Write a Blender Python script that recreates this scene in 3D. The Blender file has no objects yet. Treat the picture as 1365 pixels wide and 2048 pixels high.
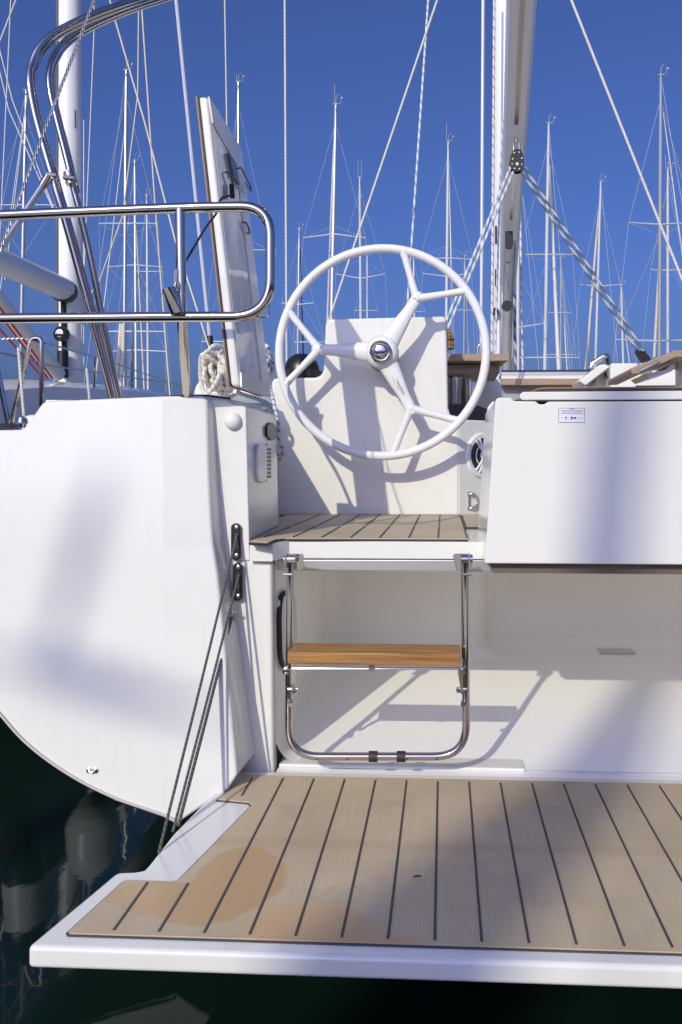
import bpy, bmesh, math, random
from mathutils import Vector, Matrix
R = math.radians
C = bpy.context.scene.collection
SC = bpy.context.scene
# ------------------------------------------------------------------ camera, sky, sun, exposure
ZC, PSI, F, CX, HY = 1.15, R(3.0), 1600.0, 804.0, 930.0      # eye height, yaw, focal length / principal point in photo pixels
cam = bpy.data.cameras.new('camera'); cam_o = bpy.data.objects.new('camera', cam); C.objects.link(cam_o)
cam.sensor_fit = 'VERTICAL'; cam.sensor_height = 36.0; cam.lens = F/2048*36
cam.shift_x = -(CX-682.5)/2048; cam.shift_y = -(1024-HY)/2048
cam.clip_start = 0.05; cam.clip_end = 5000
cam_o.location = (0, 0, ZC); cam_o.rotation_euler = (R(90), 0, PSI)
SC.camera = cam_o
SUN = Vector((0.37, 1.018, -0.60)).normalized()            # direction the light travels
el = math.asin(-SUN.z); az = math.atan2(-SUN.x, -SUN.y)      # sun position seen from the scene
W = bpy.data.worlds.new('World'); SC.world = W; W.use_nodes = True
wn = W.node_tree; bg = wn.nodes['Background']
sky = wn.nodes.new('ShaderNodeTexSky'); sky.sky_type = 'NISHITA'; sky.sun_disc = False
sky.sun_elevation = el; sky.sun_rotation = az
sky.air_density = 1.0; sky.dust_density = 5.0; sky.ozone_density = 10.0; sky.altitude = 0
tm = wn.nodes.new('ShaderNodeMix'); tm.data_type = 'RGBA'; tm.blend_type = 'MULTIPLY'; tm.inputs[0].default_value = 1.0
tm.inputs[7].default_value = (.88, 0.80, 1.06, 1); wn.links.new(sky.outputs[0], tm.inputs[6])
wn.links.new(tm.outputs[2], bg.inputs[0]); bg.inputs[1].default_value = 0.127
sl = bpy.data.lights.new('sun', 'SUN'); sl.energy = 2.85; sl.angle = R(0.53); sl.color = (1.0, 0.95, 0.74)
so = bpy.data.objects.new('sun', sl); C.objects.link(so)
so.rotation_euler = SUN.to_track_quat('-Z', 'Y').to_euler(); so.location = (-8, -25, 16)
SC.view_settings.view_transform = 'Standard'; SC.view_settings.look = 'None'
SC.view_settings.exposure = 0.0; SC.view_settings.gamma = 1.0
SC.render.engine = 'CYCLES'; SC.cycles.max_bounces = 14; SC.cycles.diffuse_bounces = 10; SC.cycles.glossy_bounces = 5
SC.cycles.use_denoising = True
rnd = random.Random(5)
# ------------------------------------------------------------------ helpers
_c, _s = math.cos(PSI), math.sin(PSI)
def ray(px, py):
    u, v = (px-CX)/F, (HY-py)/F
    return Vector((u*_c-_s, u*_s+_c, v))
EYE = Vector((0, 0, ZC))
def PY(px, py, Y): d = ray(px, py); return EYE+d*(Y/d.y)
def PZ(px, py, Z): d = ray(px, py); return EYE+d*((Z-ZC)/d.z)
def PP(px, py, p, n):
    d = ray(px, py); return EYE+d*((Vector(p)-EYE).dot(n)/d.dot(n))
def px_at(Y): return Y/F                                     # metres per photo pixel at depth Y
LOC = {}
def tag(o, label, cat, group=None, kind=None):
    if label: o['label'] = label
    if cat: o['category'] = cat
    if group: o['group'] = group
    if kind: o['kind'] = kind
    return o
def thing(name, label, cat, loc, group=None):
    o = bpy.data.objects.new(name, None); C.objects.link(o)
    o.location = loc; o.empty_display_size = 0.2; LOC[o] = Vector(loc)
    return tag(o, label, cat, group)
def root(o):
    while o.parent: o = o.parent
    return o
def fillet(pts, r, n=6):
    pts = [Vector(p) for p in pts]; out = [pts[0]]
    for i in range(1, len(pts)-1):
        a, b, c = pts[i-1], pts[i], pts[i+1]
        rr = r[i] if isinstance(r, (list, tuple)) else r
        d1, d2 = (a-b), (c-b); l = min(rr, d1.length*.49, d2.length*.49)
        p, q = b+d1.normalized()*l, b+d2.normalized()*l
        for k in range(n+1):
            t = k/n; out.append(p*(1-t)**2+b*2*t*(1-t)+q*t*t)
    out.append(pts[-1]); return out
def spline(pts, n=8, closed=False):
    pts = [Vector(p) for p in pts]; N = len(pts); out = []
    for i in range(N if closed else N-1):
        if closed: p0, p1, p2, p3 = pts[(i-1) % N], pts[i], pts[(i+1) % N], pts[(i+2) % N]
        else: p0, p1, p2, p3 = pts[max(i-1, 0)], pts[i], pts[i+1], pts[min(i+2, N-1)]
        for k in range(n):
            t = k/n
            out.append(.5*((2*p1)+(p2-p0)*t+(2*p0-5*p1+4*p2-p3)*t*t+(3*p1-p0-3*p2+p3)*t**3))
    if not closed: out.append(pts[-1])
    return out
class MB:
    def __init__(s): s.v = []; s.f = []; s.m = []; s.uv = []; s.cur = 0
    def mat(s, i): s.cur = i; return s
    def face(s, idx, uv=None): s.f.append(tuple(idx)); s.m.append(s.cur); s.uv.append(uv)
    def add(s, pts): b = len(s.v); s.v += [Vector(p) for p in pts]; return b
    def poly(s, pts): b = s.add(pts); s.face(range(b, b+len(pts))); return s
    def prism(s, pts, off):
        n = len(pts); b = s.add(pts)
        if callable(off): s.add([off(Vector(p)) for p in pts])
        else: s.add([Vector(p)+Vector(off) for p in pts])
        s.face(range(b, b+n)); s.face(range(b+2*n-1, b+n-1, -1))
        for i in range(n): j = (i+1) % n; s.face((b+i, b+n+i, b+n+j, b+j))
        return s
    def box(s, lo, hi, M=None):
        x0, y0, z0 = lo; x1, y1, z1 = hi
        p = [(x0,y0,z0),(x1,y0,z0),(x1,y1,z0),(x0,y1,z0),(x0,y0,z1),(x1,y0,z1),(x1,y1,z1),(x0,y1,z1)]
        if M: p = [M @ Vector(q) for q in p]
        b = s.add(p)
        for f in ((0,3,2,1),(4,5,6,7),(0,1,5,4),(1,2,6,5),(2,3,7,6),(3,0,4,7)): s.face([b+i for i in f])
        return s
    def tube(s, pts, r, n=10, closed=False, cap=True, sq=1.0):
        pts = [Vector(p) for p in pts]; N = len(pts)
        rs = r if isinstance(r, (list, tuple)) else [r]*N
        def tan(i):
            if closed: return (pts[(i+1) % N]-pts[(i-1) % N]).normalized()
            return (pts[min(i+1, N-1)]-pts[max(i-1, 0)]).normalized()
        t0 = tan(0); up = Vector((0, 0, 1)) if abs(t0.z) < .9 else Vector((0, 1, 0))
        a = t0.cross(up).normalized(); b0 = len(s.v); L = 0; Ls = []
        for i in range(N):
            t = tan(i); a = (a-t*a.dot(t)).normalized(); bb = t.cross(a)
            if i: L += (pts[i]-pts[i-1]).length
            Ls.append(L)
            for k in range(n):
                an = 2*math.pi*k/n
                s.v.append(pts[i]+a*math.cos(an)*rs[i]+bb*math.sin(an)*rs[i]*sq)
        for i in range(N if closed else N-1):
            j = (i+1) % N; lj = Ls[j] if j else L+(pts[0]-pts[-1]).length
            for k in range(n):
                k2 = (k+1) % n
                s.face((b0+i*n+k, b0+i*n+k2, b0+j*n+k2, b0+j*n+k),
                       ((k/n, Ls[i]), ((k+1)/n, Ls[i]), ((k+1)/n, lj), (k/n, lj)))
        if cap and not closed:
            s.face(range(b0+n-1, b0-1, -1)); e = b0+(N-1)*n; s.face(range(e, e+n))
        return s
    def lathe(s, prof, origin, axis=(0, 0, 1), n=24):
        ax = Vector(axis).normalized(); o = Vector(origin)
        up = Vector((0, 0, 1)) if abs(ax.z) < .9 else Vector((1, 0, 0))
        a = ax.cross(up).normalized(); b = ax.cross(a); b0 = len(s.v)
        for (r, h) in prof:
            for k in range(n):
                an = 2*math.pi*k/n
                s.v.append(o+ax*h+(a*math.cos(an)+b*math.sin(an))*max(r, 1e-5))
        for i in range(len(prof)-1):
            for k in range(n):
                k2 = (k+1) % n; s.face((b0+i*n+k, b0+i*n+k2, b0+(i+1)*n+k2, b0+(i+1)*n+k))
        s.face(range(b0+n-1, b0-1, -1)); e = b0+(len(prof)-1)*n; s.face(range(e, e+n))
        return s
    def text(s, body, size, M, depth=0.0004):
        cu = bpy.data.curves.new('lettering', 'FONT'); cu.body = body; cu.size = size
        cu.align_x = 'CENTER'; cu.align_y = 'CENTER'; cu.resolution_u = 3
        o = bpy.data.objects.new('lettering', cu); C.objects.link(o)
        dg = bpy.context.evaluated_depsgraph_get(); dg.update()
        me = bpy.data.meshes.new_from_object(o.evaluated_get(dg))
        b = s.add([M @ v.co for v in me.vertices])
        for p in me.polygons: s.face([b+i for i in p.vertices])
        bpy.data.objects.remove(o); bpy.data.curves.remove(cu); bpy.data.meshes.remove(me)
        return s
    def build(s, name, mats, parent=None, bevel=0, seg=2, smooth=True, angle=35, recalc=True, label=None, loc=None):
        if not isinstance(mats, (list, tuple)): mats = [mats]
        if parent is not None: L = LOC[root(parent)]
        elif loc is not None: L = Vector(loc)
        else:
            xs = [v.x for v in s.v]; ys = [v.y for v in s.v]; zs = [v.z for v in s.v]
            L = Vector(((min(xs)+max(xs))/2, (min(ys)+max(ys))/2, min(zs)))
        me = bpy.data.meshes.new(name); me.from_pydata([v-L for v in s.v], [], s.f)
        for m in mats: me.materials.append(m)
        me.polygons.foreach_set('material_index', s.m)
        if any(s.uv):
            ul = me.uv_layers.new(name='UVMap'); i = 0
            for f, uv in zip(s.f, s.uv):
                for k in range(len(f)):
                    ul.data[i].uv = uv[k] if uv else (0, 0); i += 1
        me.update()
        if recalc:
            bm = bmesh.new(); bm.from_mesh(me); bmesh.ops.recalc_face_normals(bm, faces=bm.faces); bm.to_mesh(me); bm.free()
        if smooth:
            me.polygons.foreach_set('use_smooth', [True]*len(me.polygons)); me.set_sharp_from_angle(angle=R(angle))
        o = bpy.data.objects.new(name, me); C.objects.link(o)
        if parent is not None: o.parent = parent
        else: o.location = L; LOC[o] = L
        if bevel:
            b = o.modifiers.new('bevel', 'BEVEL'); b.width = bevel; b.segments = seg; b.limit_method = 'ANGLE'
            b.angle_limit = R(30); b.harden_normals = True; b.use_clamp_overlap = True
        if label: o['label'] = label
        return o
# ------------------------------------------------------------------ materials
def pm(name, col, rough=.4, metal=0.0, ior=1.5, **kw):
    m = bpy.data.materials.new(name); m.use_nodes = True; b = m.node_tree.nodes['Principled BSDF']
    b.inputs['Base Color'].default_value = (*col, 1); b.inputs['Roughness'].default_value = rough
    b.inputs['Metallic'].default_value = metal; b.inputs['IOR'].default_value = ior
    for k, v in kw.items(): b.inputs[k].default_value = v
    return m
class NT:
    def __init__(s, m): s.t = m.node_tree; s.b = s.t.nodes['Principled BSDF']
    def n(s, typ, **kw):
        o = s.t.nodes.new(typ)
        for k, v in kw.items(): setattr(o, k, v)
        return o
    def set(s, node, i, v):
        if hasattr(v, 'outputs'): v = v.outputs[0]
        if isinstance(v, bpy.types.NodeSocket): s.t.links.new(v, node.inputs[i])
        else: node.inputs[i].default_value = v
    def math(s, op, a, b=None, c=None, clamp=False):
        o = s.n('ShaderNodeMath', operation=op, use_clamp=clamp); s.set(o, 0, a)
        if b is not None: s.set(o, 1, b)
        if c is not None: s.set(o, 2, c)
        return o.outputs[0]
    def pos(s): return s.n('ShaderNodeNewGeometry').outputs['Position']
    def noise(s, vec, scale, detail=3, rough=.5, scl=(1, 1, 1)):
        mp = s.n('ShaderNodeMapping'); mp.inputs['Scale'].default_value = scl; s.set(mp, 0, vec)
        o = s.n('ShaderNodeTexNoise'); s.set(o, 'Vector', mp.outputs[0]); s.set(o, 'Scale', scale); s.set(o, 'Detail', detail); s.set(o, 'Roughness', rough)
        return o.outputs[0]
    def ramp(s, fac, stops):
        o = s.n('ShaderNodeValToRGB'); s.set(o, 0, fac); e = o.color_ramp.elements
        while len(e) < len(stops): e.new(.5)
        for k, (p, c) in enumerate(stops): e[k].position = p; e[k].color = (*c, 1) if len(c) == 3 else c
        return o.outputs[0]
    def mix(s, fac, a, b, blend='MIX'):
        o = s.n('ShaderNodeMix', data_type='RGBA', blend_type=blend); s.set(o, 0, fac)
        for i, v in ((6, a), (7, b)):
            if isinstance(v, tuple): v = (*v, 1) if len(v) == 3 else v
            s.set(o, i, v)
        return o.outputs[2]
    def bump(s, h, strength=.2, dist=.01):
        o = s.n('ShaderNodeBump'); s.set(o, 'Strength', strength); s.set(o, 'Distance', dist); s.set(o, 'Height', h)
        s.t.links.new(o.outputs[0], s.b.inputs['Normal'])
def gelcoat(name, col, rough=.16, dirt=.05):
    m = pm(name, col, rough); t = NT(m); p = t.pos()
    n1 = t.noise(p, 3.0, 4, .6); n2 = t.noise(p, 30.0, 3, .6, (1, 1, .25))
    d = t.math('MULTIPLY', t.math('SUBTRACT', n2, .52, clamp=True), 3.0, clamp=True)
    d = t.math('MULTIPLY', d, dirt*2.5)
    colv = t.mix(d, col, (col[0]*.72, col[1]*.68, col[2]*.58))
    sk = t.math('GREATER_THAN', t.noise(p, 42, 2, .5), .79); colv = t.mix(t.math('MULTIPLY', sk, .6), colv, (.25, .2, .13))
    t.set(t.b, 'Base Color', colv)
    t.set(t.b, 'Roughness', t.math('MULTIPLY_ADD', n1, .14, rough-.05))
    t.bump(n1, .02, .02)
    return m
M_WHITE = gelcoat('white_gelcoat', (.755, .75, .70), .10)
M_WARM = gelcoat('warm_white_gelcoat', (.76, .75, .70), .13, .09)
M_FLOOR = gelcoat('recess_floor_gelcoat', (.95, .94, .92), .2, .03)
M_RECESS = gelcoat('recess_gelcoat', (.93, .895, .83), .22, .03)
M_DECK = pm('deck_white', (.76, .76, .75), .5)
M_WHEEL = pm('white_paint', (.78, .78, .775), .18)
M_STEEL = pm('polished_stainless', (.60, .55, .485), .07, 1.0)
t = NT(M_STEEL); t.set(t.b, 'Roughness', t.math('MULTIPLY_ADD', t.noise(t.pos(), 14, 4, .6), .12, .02))
M_STEELD = pm('dull_stainless', (.68, .64, .57), .3, 1.0)
M_ALU = pm('anodised_aluminium', (.58, .58, .58), .42, .55)
M_MAST = pm('white_mast', (.78, .78, .78), .35)
M_MASTG = pm('grey_mast', (.62, .63, .64), .38, .35)
M_BOOM = pm('boom_grey', (.88, .87, .84), .4, .0)
M_BLACK = pm('black_plastic', (.012, .012, .013), .35)
M_RUB = pm('black_rubber', (.02, .02, .022), .6)
M_CAULK = pm('caulk_grey', (.06, .063, .07), .6)
M_NAVY = pm('navy_vinyl', (.02, .03, .09), .4)
M_FENW = pm('fender_white', (.88, .88, .87), .4)
M_DKFEN = pm('fender_grey', (.72, .74, .78), .35)
M_GREYB = pm('grey_blue_tube', (.34, .38, .52), .25, .6)
M_BROWN = pm('teak_edge', (.30, .16, .07), .55)
M_DARKU = pm('dark_gasket', (.13, .105, .08), .7)
M_INK = pm('navy_ink', (.03, .035, .09), .5)
M_SMOKE = pm('dark_interior', (.03, .03, .03), .5)
M_ALUBAR = pm('alu_bar', (.62, .61, .58), .35, .8)
M_STICK = pm('sticker_white', (.74, .76, .82), .35)
M_BLUEGLASS = pm('chrome_blue', (.55, .62, .78), .12, 1.0)
M_RED = pm('red_line', (.45, .04, .03), .6)
M_GREY = pm('grey_fabric', (.33, .34, .37), .7)
M_CREAM = pm('cream_sailcloth', (.66, .58, .45), .8)
M_SAILW = pm('white_sailcloth', (.74, .73, .69), .8)
def rope(name, base, fleck, pitch=.03, thr=.55, bump=.5):
    m = pm(name, base, .8); t = NT(m); uv = t.n('ShaderNodeUVMap').outputs[0]
    sp = t.n('ShaderNodeSeparateXYZ'); t.set(sp, 0, uv)
    ph = t.math('ADD', t.math('DIVIDE', sp.outputs[1], pitch), sp.outputs[0])
    w = t.math('MULTIPLY_ADD', t.math('SINE', t.math('MULTIPLY', ph, 6.2832)), .5, .5)
    f = t.math('GREATER_THAN', w, thr)
    t.set(t.b, 'Base Color', t.mix(f, base, fleck))
    ph2 = t.math('ADD', t.math('DIVIDE', sp.outputs[1], pitch*.35), t.math('MULTIPLY', sp.outputs[0], -2))
    w2 = t.math('ABSOLUTE', t.math('SINE', t.math('MULTIPLY', ph2, 6.2832)))
    t.bump(w2, bump, .004)
    return m
M_ROPEW = rope('white_rope', (.80, .77, .68), (.60, .56, .46), .02, .85)
M_ROPEB = rope('blue_fleck_rope', (.70, .71, .70), (.16, .27, .42), .028, .80)
M_SHEET = rope('white_sheet', (.68, .69, .68), (.33, .42, .50), .11, .66)
M_ROPEK = rope('grey_fleck_rope', (.42, .43, .43), (.09, .12, .17), .15, .5)
M_ROPER = rope('red_fleck_rope', (.72, .71, .69), (.50, .28, .26), .10, .86)
M_GLINE = rope('grey_braided_line', (.36, .36, .35), (.22, .22, .22), .012, .6, 1.0)
M_WIRE = pm('wire_rope', (.62, .61, .58), .35, .7)
t = NT(M_WIRE); uv = t.n('ShaderNodeUVMap').outputs[0]; sp = t.n('ShaderNodeSeparateXYZ'); t.set(sp, 0, uv)
w = t.math('ABSOLUTE', t.math('SINE', t.math('MULTIPLY', t.math('ADD', t.math('DIVIDE', sp.outputs[1], .05), t.math('MULTIPLY', sp.outputs[0], 2)), 6.2832)))
t.set(t.b, 'Base Color', t.mix(w, (.16, .155, .15), (.85, .83, .78))); t.bump(w, 1.0, .004)
# synthetic teak with its stains
def teak(name, stains=True):
    m = pm(name, (.45, .34, .23), .62); t = NT(m); p = t.pos()
    g = t.noise(p, 60, 4, .6, (6, .12, 1)); g2 = t.noise(p, 7, 5, .62); g3 = t.noise(p, 2.2, 4, .6)
    col = t.ramp(g, [(.2, (.49, .395, .25)), (.8, (.61, .50, .335))])
    col = t.mix(t.math('MULTIPLY', t.math('SUBTRACT', g2, .42, clamp=True), 1.4, clamp=True), col, (.57, .44, .275))
    col = t.mix(t.math('MULTIPLY', t.math('SUBTRACT', g3, .46, clamp=True), 3.0, clamp=True), col, (.41, .32, .205))
    rough = .62
    sx = t.n('ShaderNodeSeparateXYZ'); t.set(sx, 0, p); pk = t.math('FLOOR', t.math('DIVIDE', t.math('ADD', sx.outputs[0], .016), .0832))
    wn_ = t.n('ShaderNodeTexWhiteNoise', noise_dimensions='1D'); t.set(wn_, 'W', pk)
    col = t.mix(t.math('MULTIPLY', wn_.outputs[0], .16), col, (.42, .32, .215))
    sm_ = t.noise(p, 5.5, 5, .7); col = t.mix(t.math('MULTIPLY', t.math('SUBTRACT', sm_, .57, clamp=True), 4.5, clamp=True), col, (.40, .32, .235))
    if stains:
        wob = t.noise(p, 10, 6, .66)
        sp = t.n('ShaderNodeSeparateXYZ'); t.set(sp, 0, p)
        def blob(cx, cy, rx, ry, amp=.85, soft=.09):
            dx = t.math('DIVIDE', t.math('SUBTRACT', sp.outputs[0], cx), rx); dy = t.math('DIVIDE', t.math('SUBTRACT', sp.outputs[1], cy), ry)
            d = t.math('SQRT', t.math('ADD', t.math('MULTIPLY', dx, dx), t.math('MULTIPLY', dy, dy)))
            d = t.math('MULTIPLY_ADD', t.math('SUBTRACT', wob, .5), amp, d)
            return t.math('DIVIDE', t.math('SUBTRACT', 1.0, d), soft, clamp=True)
        def cp(px, py): q = PZ(px, py, .306); return q.x, q.y
        a = cp(478, 1758); b = cp(335, 1792); c = cp(415, 1800); e = cp(620, 1862)
        wet = t.math('MAXIMUM', t.math('MAXIMUM', blob(a[0], a[1], .098, .15), blob(b[0], b[1], .125, .062)), blob(c[0], c[1], .11, .085))
        wet2 = t.math('MAXIMUM', blob(e[0], e[1], .15, .10, 1.1, .25), blob(*cp(690, 1880), .17, .04, 1.0, .3))
        col = t.mix(t.math('MULTIPLY', wet2, .8), col, (.58, .375, .19))
        col = t.mix(t.math('MULTIPLY', wet, .92), col, (.48, .30, .135))
        band = blob(*cp(760, 1690), 1.6, .035, .8, .8); col = t.mix(t.math('MULTIPLY', band, .3), col, (.43, .27, .14))
        t.set(t.b, 'Roughness', t.math('MULTIPLY_ADD', wet, -.25, .62))
    gx = t.noise(p, 55, 3, .6, (.1, 6, 1)); col = t.mix(t.math('MULTIPLY', t.math('SUBTRACT', gx, .5, clamp=True), 1.1, clamp=True), col, (.40, .30, .20))
    t.set(t.b, 'Base Color', col); t.bump(g, .12, .002)
    return m
M_TEAK = teak('synthetic_teak'); M_SOLE = teak('sole_teak', False)
def wood(name, a, b, scl):
    m = pm(name, a, .5); t = NT(m); p = t.pos(); g = t.noise(p, 20, 5, .65, scl)
    t.set(t.b, 'Base Color', t.ramp(g, [(.3, a), (.7, b)])); t.bump(g, .15, .002); return m
M_STEP = wood('oiled_teak', (.17, .070, .018), (.46, .235, .070), (.25, 5, 7))
M_TABLE = wood('weathered_teak', (.25, .175, .12), (.40, .295, .205), (.3, 3, 5))
M_AMBER = rope('amber_twine', (.40, .22, .07), (.18, .09, .03), .02, .6)
# water
M_WATER = pm('harbour_water', (.004, .014, .010), .03, 0, 1.33, **{'Specular IOR Level': .26})
t = NT(M_WATER); p = t.pos()
h = t.math('ADD', t.noise(p, 1.3, 3, .5), t.math('MULTIPLY', t.noise(p, 7, 3, .55), .22)); t.bump(h, .03, .06)
M_CONC = pm('concrete', (.34, .32, .29), .85); t = NT(M_CONC); p = t.pos()
t.set(t.b, 'Base Color', t.ramp(t.noise(p, 4, 6, .65), [(.3, (.50, .49, .42)), (.7, (.66, .65, .56))]))
# ------------------------------------------------------------------ setting
w = MB(); w.poly([(-900, -500, 0), (900, -500, 0), (900, 1500, 0), (-900, 1500, 0)])
tag(w.build('water', M_WATER, loc=(0, 0, 0)), 'dark green harbour water under and around the yachts', 'water', kind='structure')
q = MB(); q.box((-60, -70, -.6), (60, .42, .50))
tag(q.build('quay', M_CONC, bevel=.02, loc=(0, 0, 0)), 'concrete quay the stern faces', 'quay', kind='structure')
# ------------------------------------------------------------------ our yacht
XC = .65                                                     # centreline of the yacht
Y_ = thing('sailing_yacht', 'large white sailing yacht moored stern-to with open swim platform, wheel and ladder', 'sailing yacht', (XC, 2.2, 0))
# transom quarter: leaning outer panel
PLO = (Vector((0, 2.045, .30)), Vector((0, -1, .085)).normalized()); PUP = (Vector((0, 2.099, .937)), Vector((0, -1, .108)).normalized())
def TP(px, py, dy=0):
    P0, PN = PUP if py < 1092 else PLO
    q = PP(px, py, P0, PN); q.y += dy; return q
top = [(-300, 866), (44, 859), (56, 846), (84, 806), (92, 802), (326, 792)]
bottom = [(326, 1636), (230, 1603), (140, 1557), (60, 1499), (0, 1434), (-120, 1290), (-240, 1110), (-320, 950), (-330, 890)]
rightU = [(402, 790), (410, 799), (414, 950), (418, 1040)]
rightL = [(432, 1150), (452, 1345), (475, 1550), (455, 1580), (352, 1650)]
cL, cM, cR = (-250, 1092), (328, 1092), (422, 1092)
ring = [TP(*p) for p in top]+[TP(*p, .022) for p in rightU]+[TP(*cR, .021)]+[TP(*p, .018 if p[1] < 1500 else 0) for p in rightL]+[TP(*p) for p in bottom[:7]]+[TP(*cL)]+[TP(*p) for p in bottom[7:]]
nt = len(top); iR = nt+len(rightU); iB = iR+1+len(rightL); iL = iB+7; n = len(ring)
mb = MB(); b = mb.add(ring); back = []
for k_i, q in enumerate(ring):
    if nt <= k_i < iB-2: back.append(Vector((q.x+.012, 2.24, q.z)))
    else: back.append(Vector((q.x, q.y+.14, q.z)))
mb.add(back); m0 = mb.add([TP(*cM)])
mb.face([b+k for k in range(nt)]+[m0]+[b+k for k in range(iL, n)])
mb.face([b+k for k in range(nt-1, iR+1)]+[m0])
mb.face([m0]+[b+k for k in range(iB, iL+1)])
mb.face([m0]+[b+k for k in range(iR, iB+1)])
mb.face(range(b+2*n-1, b+n-1, -1))
for k in range(n): k2 = (k+1) % n; mb.face((b+k, b+n+k, b+n+k2, b+k2))
transom = mb.build('transom', M_WHITE, Y_, bevel=.012, seg=3, angle=1.2)
# beige trim bead along the lower edge
edge = spline([TP(352, 1640, -.004)]+[TP(px, py-9, -.004) for px, py in bottom[0:8]], 6)
MB().tube(edge, .0035, 8).build('edge_bead', pm('beige_bead', (.52, .49, .42), .6), transom)
# hull skin swept forward from the transom arc, mirrored about the centreline
arc = [TP(px, py) for px, py in [(352, 1650)]+bottom]
mb = MB(); st = []
stations = [(0, 0, 0, 1), (1.2, .05, -.05, 1), (3, .12, -.14, 1.0), (6, .12, -.25, 1.0), (9, -.25, -.25, 1.0), (11.5, -1.1, -.15, 1), (13.6, -2.25, .1, 1)]
prof = [Vector((XC, 0, .16))]+[Vector((q.x, 0, q.z)) for q in arc]+[Vector((arc[-1].x, 0, 1.225))]
for (dy, wd, dz, _) in stations:
    row = []
    for i, q in enumerate(prof):
        k = (XC-q.x)/(XC-prof[-1].x)
        row.append(Vector((min(XC, q.x-wd*k), 2.21+dy, q.z+(dz if i < len(prof)-1 else .02*dy))))
    st.append(row)
m = len(prof)
for sgn in (1, -1):
    b = len(mb.v)
    for row in st:
        for q in row: mb.v.append(Vector((XC+sgn*(q.x-XC), q.y, q.z)))
    for i in range(len(st)-1):
        for k in range(m-1): mb.face((b+i*m+k, b+i*m+k+1, b+(i+1)*m+k+1, b+(i+1)*m+k))
mb.build('hull', M_WHITE, Y_)
# side deck with dark gunwale line
XL = arc[-1].x
dk = MB(); zD = 1.325
qa = [TP(-300, 868, .14), TP(47, 862, .14), TP(88, 806, .14), TP(405, 794, .14)]
dk.prism([(-1.10, 2.16, 1.30), (-.72, 2.2, 1.30), (-.72, 8.0, 1.42), (-1.3, 8.0, 1.42)], (0, 0, .03)); dk.prism([(XL+.01, 2.18, 1.205), (-1.10, 2.16, 1.205), (-1.3, 8.0, 1.40), (XL-.09, 8.0, 1.40)], (0, 0, .03))
dk.prism([(2*XC-XL, 2.3, 1.30), (2*XC+.72, 2.3, 1.30), (2*XC+.72, 8.0, 1.42), (2*XC-XL, 8.0, 1.42)], (0, 0, .03))
dk.prism([(XL-.1, 8.0, 1.42), (2*XC-XL+.1, 8.0, 1.42), (XC+.1, 15.7, 1.62), (XC-.1, 15.7, 1.62)], (0, 0, .03))
dk.build('side_deck', M_DECK, Y_, smooth=False)
gl = MB(); pts = [TP(px, py-2, .05) for px, py in [(90, 803), (200, 798), (326, 792), (402, 790), (452, 796)]]
gl.tube(pts, .0035, 6); gl.build('gunwale_strip', M_RUB, Y_)
# secondary face / coaming end column
up = [(404, 794), (452, 796), (458, 803), (466, 809), (488, 812), (493, 816), (500, 1122)]
FR = [PY(px, py, 2.20) for px, py in up]+[PY(404, 1122, 2.20)]
pc0, pc1 = PY(497, 1000, 2.2), PY(556, 1000, 2.75)
dxy = (pc1.x-pc0.x)/.55
mb = MB(); mb.prism(FR, lambda q: Vector((q.x+dxy*.55 if q.x > -.6 else q.x, 2.75, q.z+(.012 if q.z > 1.25 else 0))))
col = mb.build('coaming_end', M_WARM, Y_, bevel=.010, seg=3)
LOW = [PY(px, py, 2.205) for px, py in [(404, 1118), (499, 1118), (544, 1126), (548, 1552), (404, 1552)]]
mb = MB(); mb.prism(LOW, (0, .05, 0)); mb.build('recess_jamb', M_WARM, Y_, bevel=.010, seg=3)
# coaming forward of the column
mb = MB(); mb.prism([(-1.5, 2.75, .8), (-.74, 2.75, .8), (-.80, 3.7, .8), (-1.0, 4.6, .8), (-1.05, 7.5, .8), (-1.5, 7.5, .8)], (0, 0, .53))
mb.build('coaming', M_WHITE, Y_, bevel=.03, seg=3)
hump = [(384, 792), (390, 772), (406, 748), (428, 716), (448, 700), (478, 690), (530, 690), (540, 792)]
MB().prism([PY(px, py, 3.8) for px, py in hump], (0, .45, 0)).build('coaming_hump', M_WHITE, Y_, bevel=.02, seg=3)
# teal-free details on the column
o = PY(467, 842, 2.20)
MB().lathe([(.0245, -.004), (.0245, .004), (.022, .013), (.015, .019), (.006, .022), (0, .0225)], o, (0, -1, 0), 28).build('round_cap', M_WHEEL, Y_)
cn = Vector((1, -dxy, 0)).normalized()                       # normal of the splayed side face
def CF(px, py, off=0): return PP(px, py, pc0, cn)+cn*off
fw = (CF(545, 950)-CF(505, 950)).normalized()
def oval(cx0, cx1, cy0, cy1, off, n=20, e=.55):
    out = []
    for k in range(n):
        a = 2*math.pi*k/n; c, s_ = math.cos(a), math.sin(a)
        c = math.copysign(abs(c)**e, c); s_ = math.copysign(abs(s_)**e, s_)
        out.append(CF((cx0+cx1)/2+c*(cx1-cx0)/2, (cy0+cy1)/2+s_*(cy1-cy0)/2, off))
    return out
MB().prism(oval(511, 531, 887, 966, -.003), cn*.010).build('courtesy_light', M_WHEEL, Y_, bevel=.006, seg=3)
mb = MB(); mb.prism(oval(531, 544, 888, 963, -.002), cn*.004)
mb.mat(1)
for k in range(8):
    y0 = 896+k*7.8
    for xa, xb in ((533.6, 536.8), (537.8, 541.2)): mb.prism([CF(xa, y0, .0012), CF(xb, y0, .0012), CF(xb, y0+5.4, .0012), CF(xa, y0+5.4, .0012)], cn*.002)
mb.build('vent_grille', [M_WHEEL, M_BLACK], Y_)
mb = MB(); mb.prism([CF(px, py, -.002) for px, py in [(533, 852), (537, 850), (540, 845), (547, 846), (549, 852), (551, 854), (551, 876), (548, 880), (540, 881), (537, 875), (533, 873)]], cn*.006)
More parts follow.
